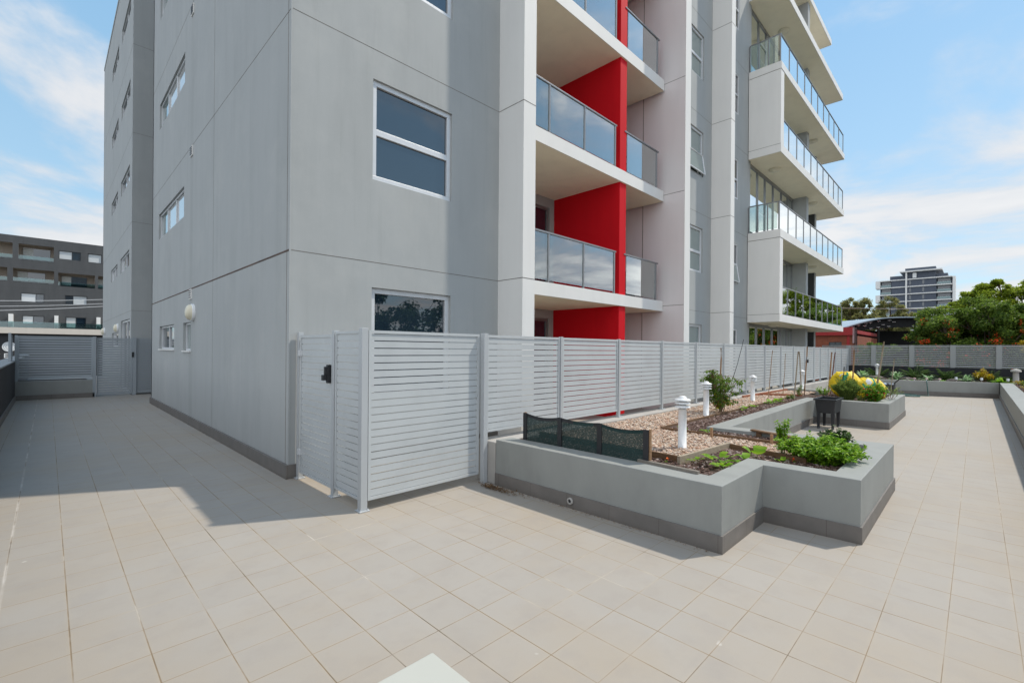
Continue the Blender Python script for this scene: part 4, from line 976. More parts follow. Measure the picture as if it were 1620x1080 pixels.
for i, (x, y) in enumerate(((23.62, 1.70), (23.72, 1.36), (23.82, 1.0))):
    t = thing('solar_light', (x, y, .52), ['leftmost of the three little pink-topped solar lights', 'middle one of the three little pink-topped solar lights, above the hose', 'rightmost of the three little pink-topped solar lights'][i], 'garden light', 'pink solar lights'); m = MB(); m.lathe((x, y, .5), [(.018, 0), (.018, .10)], 8); m.build('stem', 'whitepl', t)
    m = MB(); m.lathe((x, y, .60), [(.05, 0), (.05, .025), (.02, .04)], 12); m.build('cap', 'pinkpanel', t)
for i, (x, y) in enumerate(((24.0, .55), (24.1, -.12), (24.2, -.78))):
    t = thing('solar_light', (x, y, .5), ['clear solar light left of the striped plant in the far bed', 'clear solar light in front of the yellow shrub', 'clear solar light at the corner of the low walls'][i], 'garden light', 'clear solar lights'); m = MB(); m.lathe((x, y, .5), [(.02, 0), (.02, .12)], 8); m.build('stem', 'greywood', t)
    m = MB(); m.lathe((x, y, .62), [(.04, 0), (.045, .07), (.03, .09)], 12); m.build('cap', 'glass_blind', t)
for i, (x, y, l) in enumerate(((24.4, 2.0, .5), (24.2, 1.1, .35), (24.5, 3.0, .6), (24.5, .6, .5))):
    m = MB(); m.ball((x, y, .54), l*.5, 2, 0, (.35, 1, .3), .12); tag(m.build('garden_rock', 'greywood'), ['grey rock between the striped plants below the largest cycad', 'grey rock behind the middle pink light', 'long grey rock left of the far bollard', 'grey rock behind the first clear solar light'][i], 'rock', 'rocks in the far bed')
# hose
m = MB(); pts = []
for k in range(40):
    a = k*.55; pts.append((22.35+.30*math.cos(a)*(1-.006*k), 1.95+.55*math.sin(a)*(1-.008*k), .015+.0016*k))
pts += [(22.6, 1.6, .03), (23.0, 1.25, .02), (23.1, 1.28, .10), (23.05, 1.30, .35), (23.12, 1.32, .56), (23.3, 1.33, .565), (23.5, 1.34, .53)]
m.tube(pts, .014, 7); tag(m.build('garden_hose', 'hose'), 'dark teal garden hose coiled on the floor and hanging over the far wall', 'hose')
t = thing('wheelbarrow_handle', (20.6, 1.9, 0), 'dark metal cart handle sticking up behind the small shrub', 'cart'); 
m = MB(); m.tube([(20.6, 2.1, .0), (20.6, 2.0, .55), (20.55, 1.85, .72), (20.5, 1.7, .74)], .02, 6); m.build('handle', 'black', t); m = MB(); m.box(20.4, 20.9, 2.0, 2.5, .25, .55); m.build('cart_tray', 'black', t, .03)

# table corner by the camera
t = thing('side_table', (.45, .8, 0), 'pale flat square tabletop whose corner shows at the bottom edge', 'table')
m = MB(); m.box(.10, .815, .42, 1.14, .675, .70); m.build('tabletop', 'table', t, .004)
for x in (.16, .755):
    for y in (.48, 1.08): m = MB(); m.box(x-.02, x+.02, y-.02, y+.02, 0, .675); m.build('leg', 'whitepl', t)
# barbecue and rack on the right hand recessed balconies
t = thing('covered_barbecue', (11.0, 6.7, 2.92), 'dark covered barbecue behind the glass on the lowest recessed balcony', 'barbecue')
m = MB(); m.ball((10.75, 6.75, 3.35), .42, 2, 0, (1.1, .7, 1), .08).box(10.35, 11.15, 6.5, 7.0, 2.92, 3.4); m.build('cover', 'black', t)
t = thing('drying_rack', (11.2, 6.6, 5.86), 'thin wire drying rack behind the glass on the second recessed balcony', 'rack'); m = MB()
for k in range(5): m.tube([(10.6, 6.5, 6.0+.17*k), (11.2, 6.7, 6.0+.17*k)], .008, 5)
for k in range(3): m.tube([(10.6+.3*k, 6.5+.1*k, 5.86), (10.6+.3*k, 6.5+.1*k, 6.7)], .008, 5)
m.build('wire_frame', 'dark_metal', t)
for i, (x, h) in enumerate(((19.6, .9), (20.6, 1.25), (21.7, .75), (22.9, .8), (24.0, .7), (25.2, .65), (26.6, .6))):
    herb('balcony_plant', ['first', 'tallest, second', 'third', 'fourth', 'fifth', 'sixth', 'seventh'][i]+' leafy plant from the left behind the green glass of the lowest corner balcony', 'plant', (x, 5.3, 2.93), h, .35, 26, 26, .10, .05, 'leaf_tomato', 'stem_brown', seed=100+i, top=.15, group='plants on the corner balcony')

# ================================================================== TREES
def crown_leaves(m, c, rad, n, ls, rr, up=.3, shell=.55):
    for _ in range(n):
        d = rv(rr); r = (shell+(1-shell)*rr.random()) if rr.random() < .8 else rr.random()
        p = Vector((c[0]+d.x*rad[0]*r, c[1]+d.y*rad[1]*r, c[2]+d.z*rad[2]*r)); nn = (d+rv(rr)*.8+Vector((0, 0, up))); dd = nn.cross(rv(rr))
        m.leaf(p, dd, nn, ls*rr.uniform(.6, 1.4), ls*rr.uniform(.4, .8))
def tree(name, label, base, clumps, mat, nper, ls, seed, trunk_r=.22, flowers=0, flat=1.0, up=.3, sub=7):
    rr = random.Random(seed); b = Vector(base); t = thing(name, base, label, 'tree'); tm = MB(); lm = MB(); fl = MB()
    cz = sum(c[2] for c in clumps)/len(clumps); cen = Vector((sum(c[0] for c in clumps)/len(clumps), sum(c[1] for c in clumps)/len(clumps), cz)); fork = b.lerp(Vector((cen.x, cen.y, min(c[2] for c in clumps))), .75); fork.z = min(fork.z, min(c[2]-c[3]*.5 for c in clumps)+.3); fork.z = max(fork.z, b.z+.6)
    tm.tube([b, b.lerp(fork, .5)+Vector((.1, -.1, 0)), fork], [trunk_r, trunk_r*.8, trunk_r*.65], 9)
    for c in clumps:
        C_ = Vector(c[:3]); r = c[3]; mid = fork.lerp(C_, .55)+Vector((0, 0, -.12*(C_-fork).length)); tm.tube([fork, mid, C_], [trunk_r*.5, trunk_r*.3, trunk_r*.1], 6)
        for k in range(sub):
            d = rv(rr); d.z = d.z*.8+.15; pc = C_+Vector((d.x*r*.75, d.y*r*.75, d.z*r*.75*flat)); rs = r*rr.uniform(.28, .5)
            tm.tube([C_.lerp(mid, .2), C_.lerp(pc, .6)+Vector((0, 0, -.05)), pc], [trunk_r*.1, trunk_r*.06, trunk_r*.03], 4)
            crown_leaves(lm, pc, (rs, rs, rs*max(.45, flat*.8)), int(nper/sub), ls, rr, up, .35)
            if flowers and C_.z < 3.4 and rr.random() < flowers:
                fp = pc+Vector((-rs*.95-.15, d.y*.1, rs*.1))
                for q in range(rr.randint(5, 38)): fl.leaf(fp+rv(rr)*rs*.45, rv(rr), Vector((0, 0, 1)), ls*.75, ls*.6)
    tm.build('trunk', 'bark', t); lm.build('crown', mat, t)
    if fl.v: fl.build('flowers', 'flower', t)
    return t
from math import cos, sin
# right vector of the view in plan, used only to spread clumps across a crown: world axes (x,y)
def spread(c, items):   # items: (across, deep, up, radius); across runs along -y, deep along +x
    return [(c[0]+dp, c[1]-ac, c[2]+u, r) for ac, dp, u, r in items]
rt = random.Random(31)
def dome(c, rx, ry, rz, n, r0, r1, low=-1.0):
    """clumps over the surface and inside of a rounded crown; x is depth, y is across"""
    res = []
    for _ in range(n):
        d = rv(rt); d.z = max(low, d.z); k = rt.uniform(.55, 1.0); res.append((c[0]+d.x*rx*k, c[1]+d.y*ry*k, c[2]+d.z*rz*k, rt.uniform(r0, r1)))
    return res
tree('flowering_tree', 'big spreading green tree with orange red flowers behind the far fence', (49, 0.4, -4), dome((48.5, -.2, 2.2), 2.6, 3.8, 3.2, 60, .9, 1.4, -.8)+dome((49.5, -4.4, 1.8), 2.4, 2.8, 3.0, 22, 1.0, 1.4, -.8)+[(47.5, 3.3, 1.2, 1.1), (47.3, 3.1, 2.4, 1.0), (47.0, 3.6, .6, 1.0), (47, 2.8, .2, 1.3), (47.4, 2.4, 3.4, 1.0)], 'leaf_tree', 1800, .165, 201, .22, .28, 1.0, .25, 9)
tree('layered_tree', 'tall bright lime green tree with flat layered branches at the right edge', (72, -5, -4), spread((70, -1.2, 6.7), [(-3.1, 0, -.2, 1.3), (-1.5, .5, .4, 1.4), (-2.1, 0, .1, 1.2), (0, .3, .9, 1.7), (.2, 0, .0, 1.7), (2.0, 1, 1.0, 1.8), (1.4, .4, 1.5, 1.2), (3.9, 0, 1.0, 2.0), (3.2, .6, 1.9, 1.3), (5.6, .5, 2.4, 2.2), (5.0, 0, .8, 2.1), (-.7, .6, 1.9, .8), (.3, .4, 2.35, .5), (-1.6, .3, 1.3, .9), (7, 0, 2.1, 2.4), (2.6, .2, -.8, 2.0), (5.2, 1, -1.1, 2.2), (-.8, .4, -1.3, 1.8), (7.6, .4, 0, 2.4), (1.0, .3, -1.8, 2.0), (4.0, .3, -2.3, 2.2)]), 'leaf_layer', 2300, .21, 202, .35, 0, .5, .6, 14)
tree('shade_tree', 'dark green tree between the flowering tree and the layered tree', (58, -3.5, -4), dome((58, -3.2, 2.8), 2, 3.4, 2.6, 20, 1.2, 1.7, -.8), 'leaf_round', 900, .24, 203, .3, 0, .7)
tree('gum_tree', 'olive brown gum tree left of the far tower', (74, 10.4, -4), dome((74, 10.9, 6.0), 1.8, 2.5, 2.9, 34, .9, 1.3, -.8), 'leaf_gum', 750, .22, 204, .3, 0, .9)
tree('gum_tree', 'smaller olive brown gum tree just in front of the tower base', (78, 7.9, -4), dome((78, 8.0, 6.0), 1.6, 2.2, 2.4, 26, .8, 1.2, -.8), 'leaf_gum', 750, .22, 205, .3, 0, .9)
tree('lime_bush', 'yellow green bushy tree beside the end of the corner balconies', (68, 12.2, -4), dome((68, 12.0, 3.6), 1.4, 1.9, 1.9, 12, .9, 1.2, -.8), 'leaf_layer', 900, .2, 206, .2, 0, .9)
tree('round_tree', 'rounded dark lime tree in front of the arched canopy', (40.5, 4.9, -4), dome((40.5, 4.9, .9), 1.1, 1.25, 1.35, 16, .45, .65, -.8), 'leaf_round', 1100, .085, 207, .12, 0, .9)
tree('distant_tree', 'small mid green treetop above the arched canopy', (80, 6.6, -4), spread((80, 6.7, 5.4), [(-.7, 0, 0, 1.0), (.3, 0, .3, 1.0), (1.1, 0, -.1, .9), (.2, 0, -.9, 1.3)]), 'leaf_layer', 1100, .18, 208, .15, 0, .8)
tree('palm_shrub', 'golden leaved small tree top just over the right end of the far fence', (32, -2.0, -4), spread((32, -1.85, 1.9), [(0, 0, 0, .55), (.5, .1, -.2, .5)]), 'leaf_yellow', 700, .09, 209, .08)
m = MB(); rr = random.Random(55)
for k in range(110):
    u = k/110; x = 128-70*u*0+rr.uniform(-6, 6); y = 70-130*u; h = 7.6+rr.uniform(-1, 1.6); crown_leaves(m, (x, y, -4+h*.5), (2.4, 2.0, h*.55), 420, .6, rr, .3, .5)
for k in range(60):
    u = k/60; crown_leaves(m, (20-90*u, 150+rr.uniform(-5, 5), -1), (2.4, 2.4, 3.5), 200, .7, rr, .3, .5)
tag(m.build('distant_wood', 'leaf_round'), kind='stuff')
# trees across the street to the south, seen mirrored in the ground floor window
for i, (x, y, s_) in enumerate(((8, -24, 1.25), (13.5, -25, 1.4), (19.5, -24, 1.3), (2, -27, 1.3), (26, -27, 1.4))):
    if True: tree('street_tree', ['first', 'second', 'third', 'fourth', 'fifth'][i]+' leafy street tree reflected in the ground floor window', (x, y, -4), [(x+a*s_, y+b_*s_, -4+c*s_, r*s_) for a, b_, c, r in ((-2, 0, 5.4, 2), (0, .5, 6.6, 2.2), (2, 0, 5.6, 2), (.5, -1, 4.3, 2.2), (-1.2, .6, 3.8, 1.8), (2.8, .3, 4.2, 1.6))], 'leaf_dark', 600, .4, 300+i, .3, sub=5)
def south_house():
    t = thing('long_house', (14, -15.5, -4), 'low dark tiled house across the street, mirrored in the ground floor window', 'house'); m = MB(); m.box(0, 30, -20, -14, -4, -1.0); m.build('wall', 'dark_wall', t); m = MB(); m.prism([(-1, -21), (31, -21), (31, -13), (-1, -13)], -1.0, -.8)
    m.face([(-1, -13, -.8), (31, -13, -.8), (28, -17, .7), (2, -17, .7)]).face([(-1, -21, -.8), (31, -21, -.8), (28, -17, .7), (2, -17, .7)]); m.build('roof', 'dark_wall', t)
south_house()

# ================================================================== BACKGROUND BUILDINGS
# dark apartment building, left
Y = 87.2
ap = thing('apartment_building', (0, Y, -4), 'dark grey clad apartment building with recessed balconies in the left background', 'building')
w = MB(); holes = []
rec = [(-2.72, .5, 12.85, 14.75), (-9, -3.25, 12.85, 14.75), (-3.2, .55, 9.95, 11.55), (.95, 4.62, 9.8, 11.45), (4.95, 9, 9.8, 11.45), (-9, -3.7, 9.95, 11.55)]
wins = [(.98, 3.16, 13.27, 14.42, .6), (3.87, 5.33, 13.22, 14.43, 1), (-2.5, -.35, 7.27, 8.42, .64), (1.62, 3.84, 7.24, 8.47, .36), (-2.36, -.34, 4.43, 5.5, .5), (1.7, 3.75, 4.05, 5.52, .5)]
wall_face(w, 'y', Y, -9, 30, 3.9, 15.6, [r for r in rec]+[x[:4] for x in wins], .25, 0)
w.build('wall', 'clad', ap)
w = MB(); w.box(-9, 30, Y+.02, Y+10, 15.6, 15.72); w.build('roof', 'clad', ap)
for x in wins: window(ap, 'y', Y, *x[:4], (), (x[4],) if x[4] < 1 else (), .18, fr='dark_metal', fw=.07, panes=(['glass_blind', 'glass'] if x[4] > .4 else ['glass_far', 'glass_blind']) if x[4] < 1 else ['glass_blind'])
for r in rec:
    m = MB(); x0, x1, z0, z1 = r
    m.face([(x0, Y+1.8, z0), (x1, Y+1.8, z0), (x1, Y+1.8, z1), (x0, Y+1.8, z1)]).face([(x0, Y+.25, z1), (x1, Y+.25, z1), (x1, Y+1.8, z1), (x0, Y+1.8, z1)]).face([(x0, Y+.25, z0), (x1, Y+.25, z0), (x1, Y+1.8, z0), (x0, Y+1.8, z0)]).face([(x0, Y+.25, z0), (x0, Y+1.8, z0), (x0, Y+1.8, z1), (x0, Y+.25, z1)]).face([(x1, Y+.25, z0), (x1, Y+1.8, z0), (x1, Y+1.8, z1), (x1, Y+.25, z1)])
    bo = m.build('balcony_recess', 'balc_in', ap)
    m = MB(); a = x0+.35*(x1-x0 < 4); b2 = min(x0+2.9, x1-.2); m.box(a, b2, Y+1.7, Y+1.78, z0, z1-.25); m.build('sliding_door', 'glass', bo)
    m = MB(); m.box(a, a+.95, Y+1.66, Y+1.69, z0+.05, z1-.3); m.build('curtain', 'curtain', bo)
    m = MB(); m.box(x0, x1, Y-.02, Y+.0, z0-.12, z0+.42); m.build('glass_balustrade', 'clear_far', bo)
for x0, x1, lab in ((-3.52, -3.12, 'a'), (.6, .98, 'b'), (4.77, 5.17, 'c')):
    m = MB(); m.box(x0, x1, Y-1.2, Y, 3.98, 5.6); m.build('privacy_blade', 'white', ap)
m = MB(); m.box(-9, 30, Y-1.3, Y+.05, 3.15, 3.9); m.build('floor_band', 'pinkband', ap)
m = MB(); m.box(-9, 30, Y-1.28, Y-1.25, 3.9, 4.65); m.build('glass_balustrade', 'clear_far', ap)
m = MB(); m.box(-9, 30, Y-.6, Y+5, -4, 3.15); m.build('shopfront', 'dark_wall', ap)
m = MB(); m.box(-9, 30, Y+2.2, Y+10, 3.2, 15.5); m.build('inner_core', 'void', ap)
sg = thing('shop_sign', (-4, Y-.7, 0), 'dark shop sign with white capital letters and a round white logo at the far left', 'sign')
m = MB(); m.box(-8, -2.0, Y-.72, Y-.62, -1, 2.8); m.build('sign_board', 'dark_wall', sg)
def text(s, name, mat, size, loc, rot, parent, ext=.02):
    cu = bpy.data.curves.new(name, 'FONT'); cu.body = s; cu.size = size; cu.extrude = ext; cu.offset = size*.012
    o = bpy.data.objects.new(name, cu); col.objects.link(o)
    me_ = bpy.data.meshes.new_from_object(o); bpy.data.objects.remove(o); o = bpy.data.objects.new(name, me_); col.objects.link(o); me_.materials.clear(); me_.materials.append(M[mat])
    o.rotation_euler = rot; o.parent = parent; o.location = Vector(loc)-origin_of(parent); return o
text('T', 'letter', 'whitepl', .82, (-4.72, Y-.74, .05), (PI/2, 0, 0), sg); text('E', 'letter', 'whitepl', .82, (-3.93, Y-.74, .05), (PI/2, 0, 0), sg)
m = MB(); m.lathe((-3.45, Y-.73, 1.45), [(.62, 0), (.62, -.03)], 32, 0, 'y', False); lo = m.build('logo', 'whitepl', sg)
m = MB()
for r in (.50, .30):
    for k in range(24):
        a0, a1 = 2*PI*k/24, 2*PI*(k+1)/24
        m.face([(-3.45+r*cos(a0), Y-.765, 1.45+r*sin(a0)), (-3.45+r*cos(a1), Y-.765, 1.45+r*sin(a1)), (-3.45+(r-.03)*cos(a1), Y-.765, 1.45+(r-.03)*sin(a1)), (-3.45+(r-.03)*cos(a0), Y-.765, 1.45+(r-.03)*sin(a0))])
m.build('logo_ring', 'rail', lo)
def cable(a, b, sag, r, label, n=16):
    a, b = Vector(a), Vector(b); m = MB(); m.tube([a.lerp(b, k/n)+Vector((0, 0, -sag*4*(k/n)*(1-k/n))) for k in range(n+1)], r, 5); tag(m.build('power_cable', 'whitepl' if 'pale' in label else 'wire'), label, 'cable', 'overhead cables')
cable((-7, 63.5, 5.5), (9, 47, 6.0), .25, .02, 'uppermost pale overhead cable crossing the dark apartment building')
cable((-7, 63.5, 4.95), (9, 47, 5.75), .25, .018, 'middle pale overhead cable crossing the dark apartment building')
cable((-7, 63.5, 4.5), (9, 47, 5.65), .25, .02, 'lowest pale overhead cable crossing the dark apartment building')
cable((43.0, 13.6, 5.5), (66, -9.4, 5.75), .25, .035, 'dark overhead cable crossing in front of the trees at right')

# red brick shop
bk = thing('brick_building', (48, 12, -4), 'low red brick building with red sheet metal fascia beyond the terrace', 'building')
w = MB(); wall_face(w, 'x', 46.6, 7.2, 22, -4, 3.0, [(7.95, 8.85, 2.0, 2.45), (10.2, 11.2, 2.0, 2.45)], .1, 0); wall_face(w, 'y', 7.2, 46.6, 60, -4, 3.0, [], .1, 0); w.build('wall', 'brick', bk)
window(bk, 'x', 46.6, 7.95, 8.85, 2.0, 2.45, (), (.5,), .08, 'glass_far', 'dark_metal', .03); window(bk, 'x', 46.6, 10.2, 11.2, 2.0, 2.45, (), (.5,), .08, 'glass_far', 'dark_metal', .03)
m = MB(); m.box(46.4, 46.6, 7.2, 22, 3.0, 3.65).box(46.6, 60, 7.25, 22, 3.2, 3.5); m.build('fascia', 'colorbond', bk)
m = MB(); m.box(46.56, 46.64, 7.4, 7.6, -4, 3.0); m.build('downpipe', 'colorbond', bk)
m = MB(); m.box(46.5, 47.35, 7.1, 7.2, 2.35, 3.6); m.build('side_panel', 'pinkpanel', bk)
for x in (46.62, 47.35): m = MB(); m.tube([(x, 7.05, -1), (x, 7.05, 3.62)], .04, 6); m.build('pole', 'dark_metal', bk)
# arched canopy
cp = thing('arched_canopy', (58, 5, -4), 'wide shallow arched roof canopy with dark lattice underside behind the trees', 'canopy')
A0, A1, A2 = Vector((54.4, 9.5)), Vector((57.4, 6.4)), Vector((63.5, .3))
def arch(t):   # t 0..1 along the front, springing low at left, flat top
    x, y = (A0.lerp(A1, t/.45) if t < .45 else A1.lerp(A2, (t-.45)/.55)); z = 3.75+1.25*math.sin(min(1, t/.62)*PI/2)-max(0, t-.62)*.7; return Vector((x, y, z))
dv = Vector((6, 6, 0)); m = MB(); n = 24
for k in range(n):
    a, b_ = arch(k/n), arch((k+1)/n); hh = Vector((0, 0, .11))
    m.face([a, b_, b_+hh, a+hh]); m.face([a+hh, b_+hh, b_+hh+dv, a+hh+dv]); m.face([a-Vector((0, 0, .01)), b_-Vector((0, 0, .01)), b_+dv, a+dv], 1)
m.build('roof', ['roofsheet', 'void'], cp)
m = MB(); rr = random.Random(9)
for k in range(n):
    a, b_ = arch(k/n), arch((k+1)/n); dr = .35+.55*math.sin(PI*min(1, k/n)); a2 = a+Vector((.4, .4, -.02)); b2 = b_+Vector((.4, .4, -.02)); m.face([a2, b2, b2-Vector((0, 0, dr)), a2-Vector((0, 0, dr))])
m.build('truss', 'void', cp)
for k in range(34):
    t_ = rr.uniform(.05, .95); a = arch(t_)+Vector((.3, .3, -.2-rr.randint(0, 3)*.2)); m = MB(); m.box(a.x-.12, a.x+.12, a.y-.12, a.y+.12, a.z, a.z+.035)
    if k % 2: m.box(a.x, a.x+.03, a.y, a.y+.03, a.z-.10, a.z)
    m.build('batten', 'whitepl', cp)

m = MB(); m.prism([(59.0, 11), (69, 1), (69.3, 1.3), (59.3, 11.3)], -4, 3.9); m.build('rear_wall', 'void', cp)
for t_ in (.12, .45, .8): a = arch(t_); m = MB(); m.tube([(a.x+.5, a.y+.5, -4), (a.x+.5, a.y+.5, a.z)], .09, 8); m.build('post', 'dark_metal', cp)

# slate tower
X0 = 251.2
tw = thing('apartment_tower', (X0, 18, -4), 'slate blue apartment tower with thin white floor slabs on the skyline', 'building')
m = MB(); m.box(X0, X0+18, 11.7, 25.7, -4, 32.2).box(X0+.4, X0+16, 11.9, 21.3, 32.2, 36.4).box(X0+.6, X0+16, 21.4, 26.2, 32.2, 33.6).box(X0+1, X0+16, 8.4, 11.8, 31.8, 33.4); m.build('wall', 'tower', tw)
m = MB(); m.box(X0+2, X0+18, 7.2, 11.7, -4, 31.6).box(X0+2, X0+18, 25.7, 29.6, -4, 31.6); m.build('balcony_recess', 'tower', tw)
zs = [31.9-3.0*k for k in range(9)]
for z in zs: m = MB(); m.box(X0-.5, X0+17, 7.0, 29.7, z-.28, z+.10); m.build('floor_slab', 'white', tw)
m = MB(); m.box(X0-1.5, X0+12, 9.9, 22.9, 34.75, 35.2); m.build('roof_slab', 'white', tw)
m = MB(); m.box(X0-1.0, X0, 20.6, 21.1, -4, 34.8); m.build('fin', 'white', tw)
for a, z in ((29.4, 31.7), (29.4, 25.7), (29.4, 19.7)): m = MB(); m.box(X0-.6, X0+4, a, a+1.5, z-3.0, z+.2); m.build('end_panel', 'white', tw)
m = MB(); m.box(X0-.4, X0+6, 6.1, 6.9, -4, 31.8); m.build('end_wall', 'white', tw)
for z in zs[:6]:
    for a, b_ in ((26.0, 29.0), (7.6, 11.3)):
        m = MB(); m.box(X0+1.85, X0+1.98, a, b_, z-2.6, z-.5); m.build('window', 'glass_far', tw)
        m = MB(); m.box(X0-.42, X0-.36, a-.2, b_+.2, z-2.85, z-1.9); m.build('balustrade', 'clear_far', tw)
    for a in (15.3, 19.4):
        m = MB(); m.box(X0-.05, X0+.02, a, a+.6, z-2.3, z-.7); m.build('window', 'glass_far', tw)
m = MB(); m.box(X0-.2, X0, 17.7, 18.9, 32.3, 34.3); m.build('service_door', 'whitepl', tw)

# ================================================================== LIGHT, SKY, CAMERA
sd = Vector((.885, -.465, 0)).normalized(); EL = math.radians(54.5); S = Vector((sd.x*math.cos(EL), sd.y*math.cos(EL), math.sin(EL)))
sl = bpy.data.lights.new('sun', 'SUN'); sl.energy = 2.9; sl.angle = math.radians(1.6); sl.color = (1, .93, .82)
so = bpy.data.objects.new('sun', sl); col.objects.link(so); so.rotation_euler = (-S).to_track_quat('-Z', 'Y').to_euler(); so.location = S*60
W = bpy.data.worlds.new('World'); scene.world = W; W.use_nodes = True; nt = W.node_tree; nt.nodes.clear()
out_ = N(nt, 'ShaderNodeOutputWorld'); bg = N(nt, 'ShaderNodeBackground'); L(nt, bg.outputs[0], out_.inputs[0])
sky = N(nt, 'ShaderNodeTexSky', sky_type='NISHITA'); sky.sun_disc = False; sky.sun_elevation = EL; sky.sun_rotation = math.atan2(S.x, S.y); sky.air_density = 1.0; sky.dust_density = .6; sky.ozone_density = 1.5
tc = N(nt, 'ShaderNodeTexCoord'); sp = N(nt, 'ShaderNodeSeparateXYZ'); L(nt, tc.outputs['Generated'], sp.inputs[0])
zc = math_(nt, 'ADD', math_(nt, 'MAXIMUM', sp.outputs[2], 0.0), .16); cb = N(nt, 'ShaderNodeCombineXYZ'); L(nt, math_(nt, 'DIVIDE', sp.outputs[0], zc), cb.inputs[0]); L(nt, math_(nt, 'DIVIDE', sp.outputs[1], zc), cb.inputs[1]); cb.inputs[2].default_value = 3.7
n1 = N(nt, 'ShaderNodeTexNoise'); n1.inputs['Scale'].default_value = 1.05; n1.inputs['Detail'].default_value = 10; n1.inputs['Roughness'].default_value = .58; n1.inputs['Distortion'].default_value = .35; L(nt, cb.outputs[0], n1.inputs['Vector'])
n2 = N(nt, 'ShaderNodeTexNoise'); n2.inputs['Scale'].default_value = .25; n2.inputs['Detail'].default_value = 2; L(nt, cb.outputs[0], n2.inputs['Vector'])
dens = math_(nt, 'ADD', math_(nt, 'MULTIPLY', n1.outputs[0], .72), math_(nt, 'MULTIPLY', n2.outputs[0], .38))
# clouds gather low and to the south behind the viewer, open blue overhead
low = N(nt, 'ShaderNodeMapRange'); L(nt, sp.outputs[2], low.inputs[0]); low.inputs[1].default_value = .1; low.inputs[2].default_value = .75; low.inputs[3].default_value = .035; low.inputs[4].default_value = -.07
sth = N(nt, 'ShaderNodeMapRange'); L(nt, sp.outputs[1], sth.inputs[0]); sth.inputs[1].default_value = -.1; sth.inputs[2].default_value = -.6; sth.inputs[3].default_value = 0; sth.inputs[4].default_value = .03
sx = N(nt, 'ShaderNodeMapRange', interpolation_type='SMOOTHSTEP'); L(nt, sp.outputs[0], sx.inputs[0]); sx.inputs[1].default_value = .5; sx.inputs[2].default_value = .72; sx.inputs[3].default_value = 0; sx.inputs[4].default_value = 1
sy_ = N(nt, 'ShaderNodeMapRange', interpolation_type='SMOOTHSTEP'); L(nt, sp.outputs[1], sy_.inputs[0]); sy_.inputs[1].default_value = -.12; sy_.inputs[2].default_value = -.45; sy_.inputs[3].default_value = 0; sy_.inputs[4].default_value = 1
se = math_(nt, 'MULTIPLY', sx.outputs[0], sy_.outputs[0])
def bank(v, c0, c1):
    vm = N(nt, 'ShaderNodeVectorMath', operation='DOT_PRODUCT'); L(nt, tc.outputs['Generated'], vm.inputs[0]); vm.inputs[1].default_value = v
    mr = N(nt, 'ShaderNodeMapRange', interpolation_type='SMOOTHSTEP'); L(nt, vm.outputs['Value'], mr.inputs[0]); mr.inputs[1].default_value = c0; mr.inputs[2].default_value = c1; mr.inputs[3].default_value = 0; mr.inputs[4].default_value = 1; return mr.outputs[0]
banks = math_(nt, 'MULTIPLY', math_(nt, 'MAXIMUM', math_(nt, 'MULTIPLY', bank((.04, .95, .29), .955, .995), .85), math_(nt, 'MULTIPLY', bank((.955, .02, .26), .955, .997), .58)), .115)
dens = math_(nt, 'ADD', math_(nt, 'ADD', math_(nt, 'ADD', dens, low.outputs[0]), sth.outputs[0]), math_(nt, 'ADD', math_(nt, 'MULTIPLY', se, .085), banks))
msk = N(nt, 'ShaderNodeMapRange', interpolation_type='SMOOTHSTEP'); L(nt, dens, msk.inputs[0]); msk.inputs[1].default_value = .555; msk.inputs[2].default_value = .68; msk.inputs[3].default_value = 0; msk.inputs[4].default_value = .88
grad = ramp(nt, sp.outputs[2], [(0.0, (3.5, 4.6, 5.3)), (.18, (2.7, 4.2, 5.3)), (.6, (1.7, 3.4, 5.2)), (1.0, (1.3, 2.8, 4.8))])
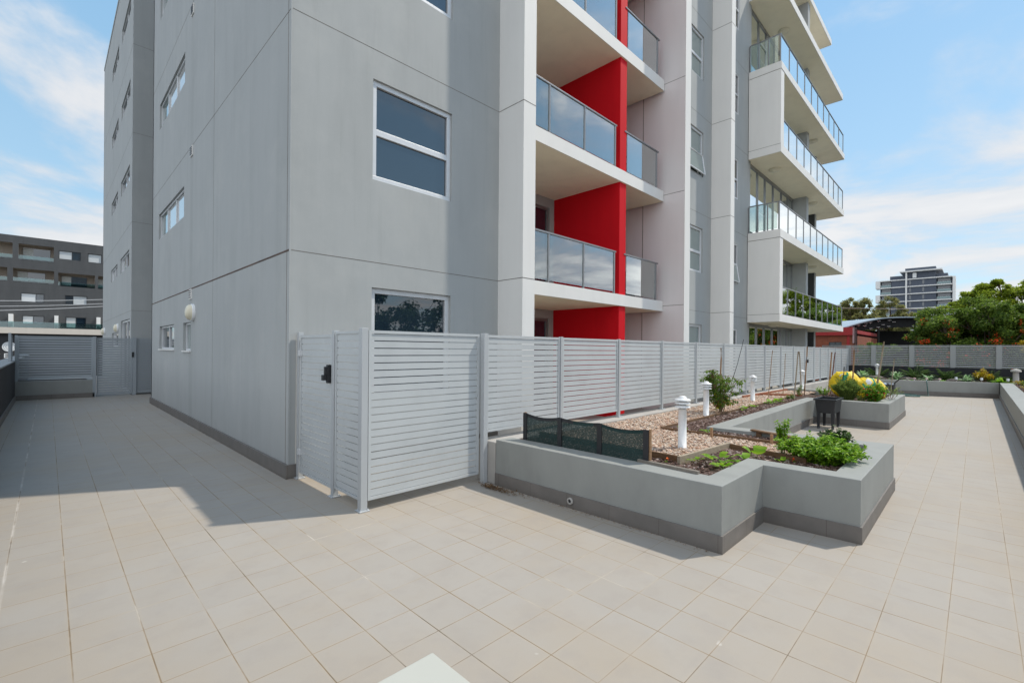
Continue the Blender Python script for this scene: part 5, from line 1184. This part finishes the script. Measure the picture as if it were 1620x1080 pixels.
skyc = mixc(nt, .75, sky.outputs[0], grad)
west_fill = N(nt, 'ShaderNodeMapRange', interpolation_type='SMOOTHSTEP'); L(nt, math_(nt, 'SUBTRACT', math_(nt, 'MULTIPLY', sp.outputs[0], -1.0), math_(nt, 'MULTIPLY', sp.outputs[1], .35)), west_fill.inputs[0]); west_fill.inputs[1].default_value = .02; west_fill.inputs[2].default_value = .45; west_fill.inputs[3].default_value = 0; west_fill.inputs[4].default_value = 1  # unseen bright clouds added behind the viewer to fill shaded walls and floor
cl = ramp(nt, n1.outputs[0], [(.42, (4.3, 4.4, 4.6)), (.62, (5.3, 5.2, 5.15))])
cl = mixc(nt, math_(nt, 'MULTIPLY', se, .9), cl, ramp(nt, n1.outputs[0], [(.44, (4.0, 4.1, 4.8)), (.60, (11.0, 10.7, 10.4))]))
cl = mixc(nt, west_fill.outputs[0], cl, (7.3, 7.6, 8.1))
msk2 = math_(nt, 'MAXIMUM', msk.outputs[0], math_(nt, 'MULTIPLY', west_fill.outputs[0], .8))
L(nt, mixc(nt, msk2, skyc, cl), bg.inputs[0]); bg.inputs[1].default_value = .14

cam = bpy.data.cameras.new('camera'); cam.sensor_width = 36; cam.lens = 735.2/1620*36; cam.shift_y = 12.8/1620; cam.clip_end = 2000; cam.clip_start = .05
co = bpy.data.objects.new('camera', cam); col.objects.link(co); yaw = math.radians(45.026); ro = math.radians(.456)
right = Vector((math.sin(yaw), -math.cos(yaw), 0)); fwd = Vector((math.cos(yaw), math.sin(yaw), 0)); up = Vector((0, 0, 1))
r2 = right*math.cos(ro)+up*math.sin(ro); u2 = up*math.cos(ro)-right*math.sin(ro)
mt = Matrix(((r2.x, u2.x, -fwd.x), (r2.y, u2.y, -fwd.y), (r2.z, u2.z, -fwd.z))).to_4x4(); mt.translation = Vector((0, 0, 1.6)); co.matrix_world = mt
scene.camera = co
scene.view_settings.view_transform = 'Standard'; scene.view_settings.look = 'None'; scene.view_settings.exposure = 0.30; scene.view_settings.gamma = 1
scene.render.engine = 'CYCLES'
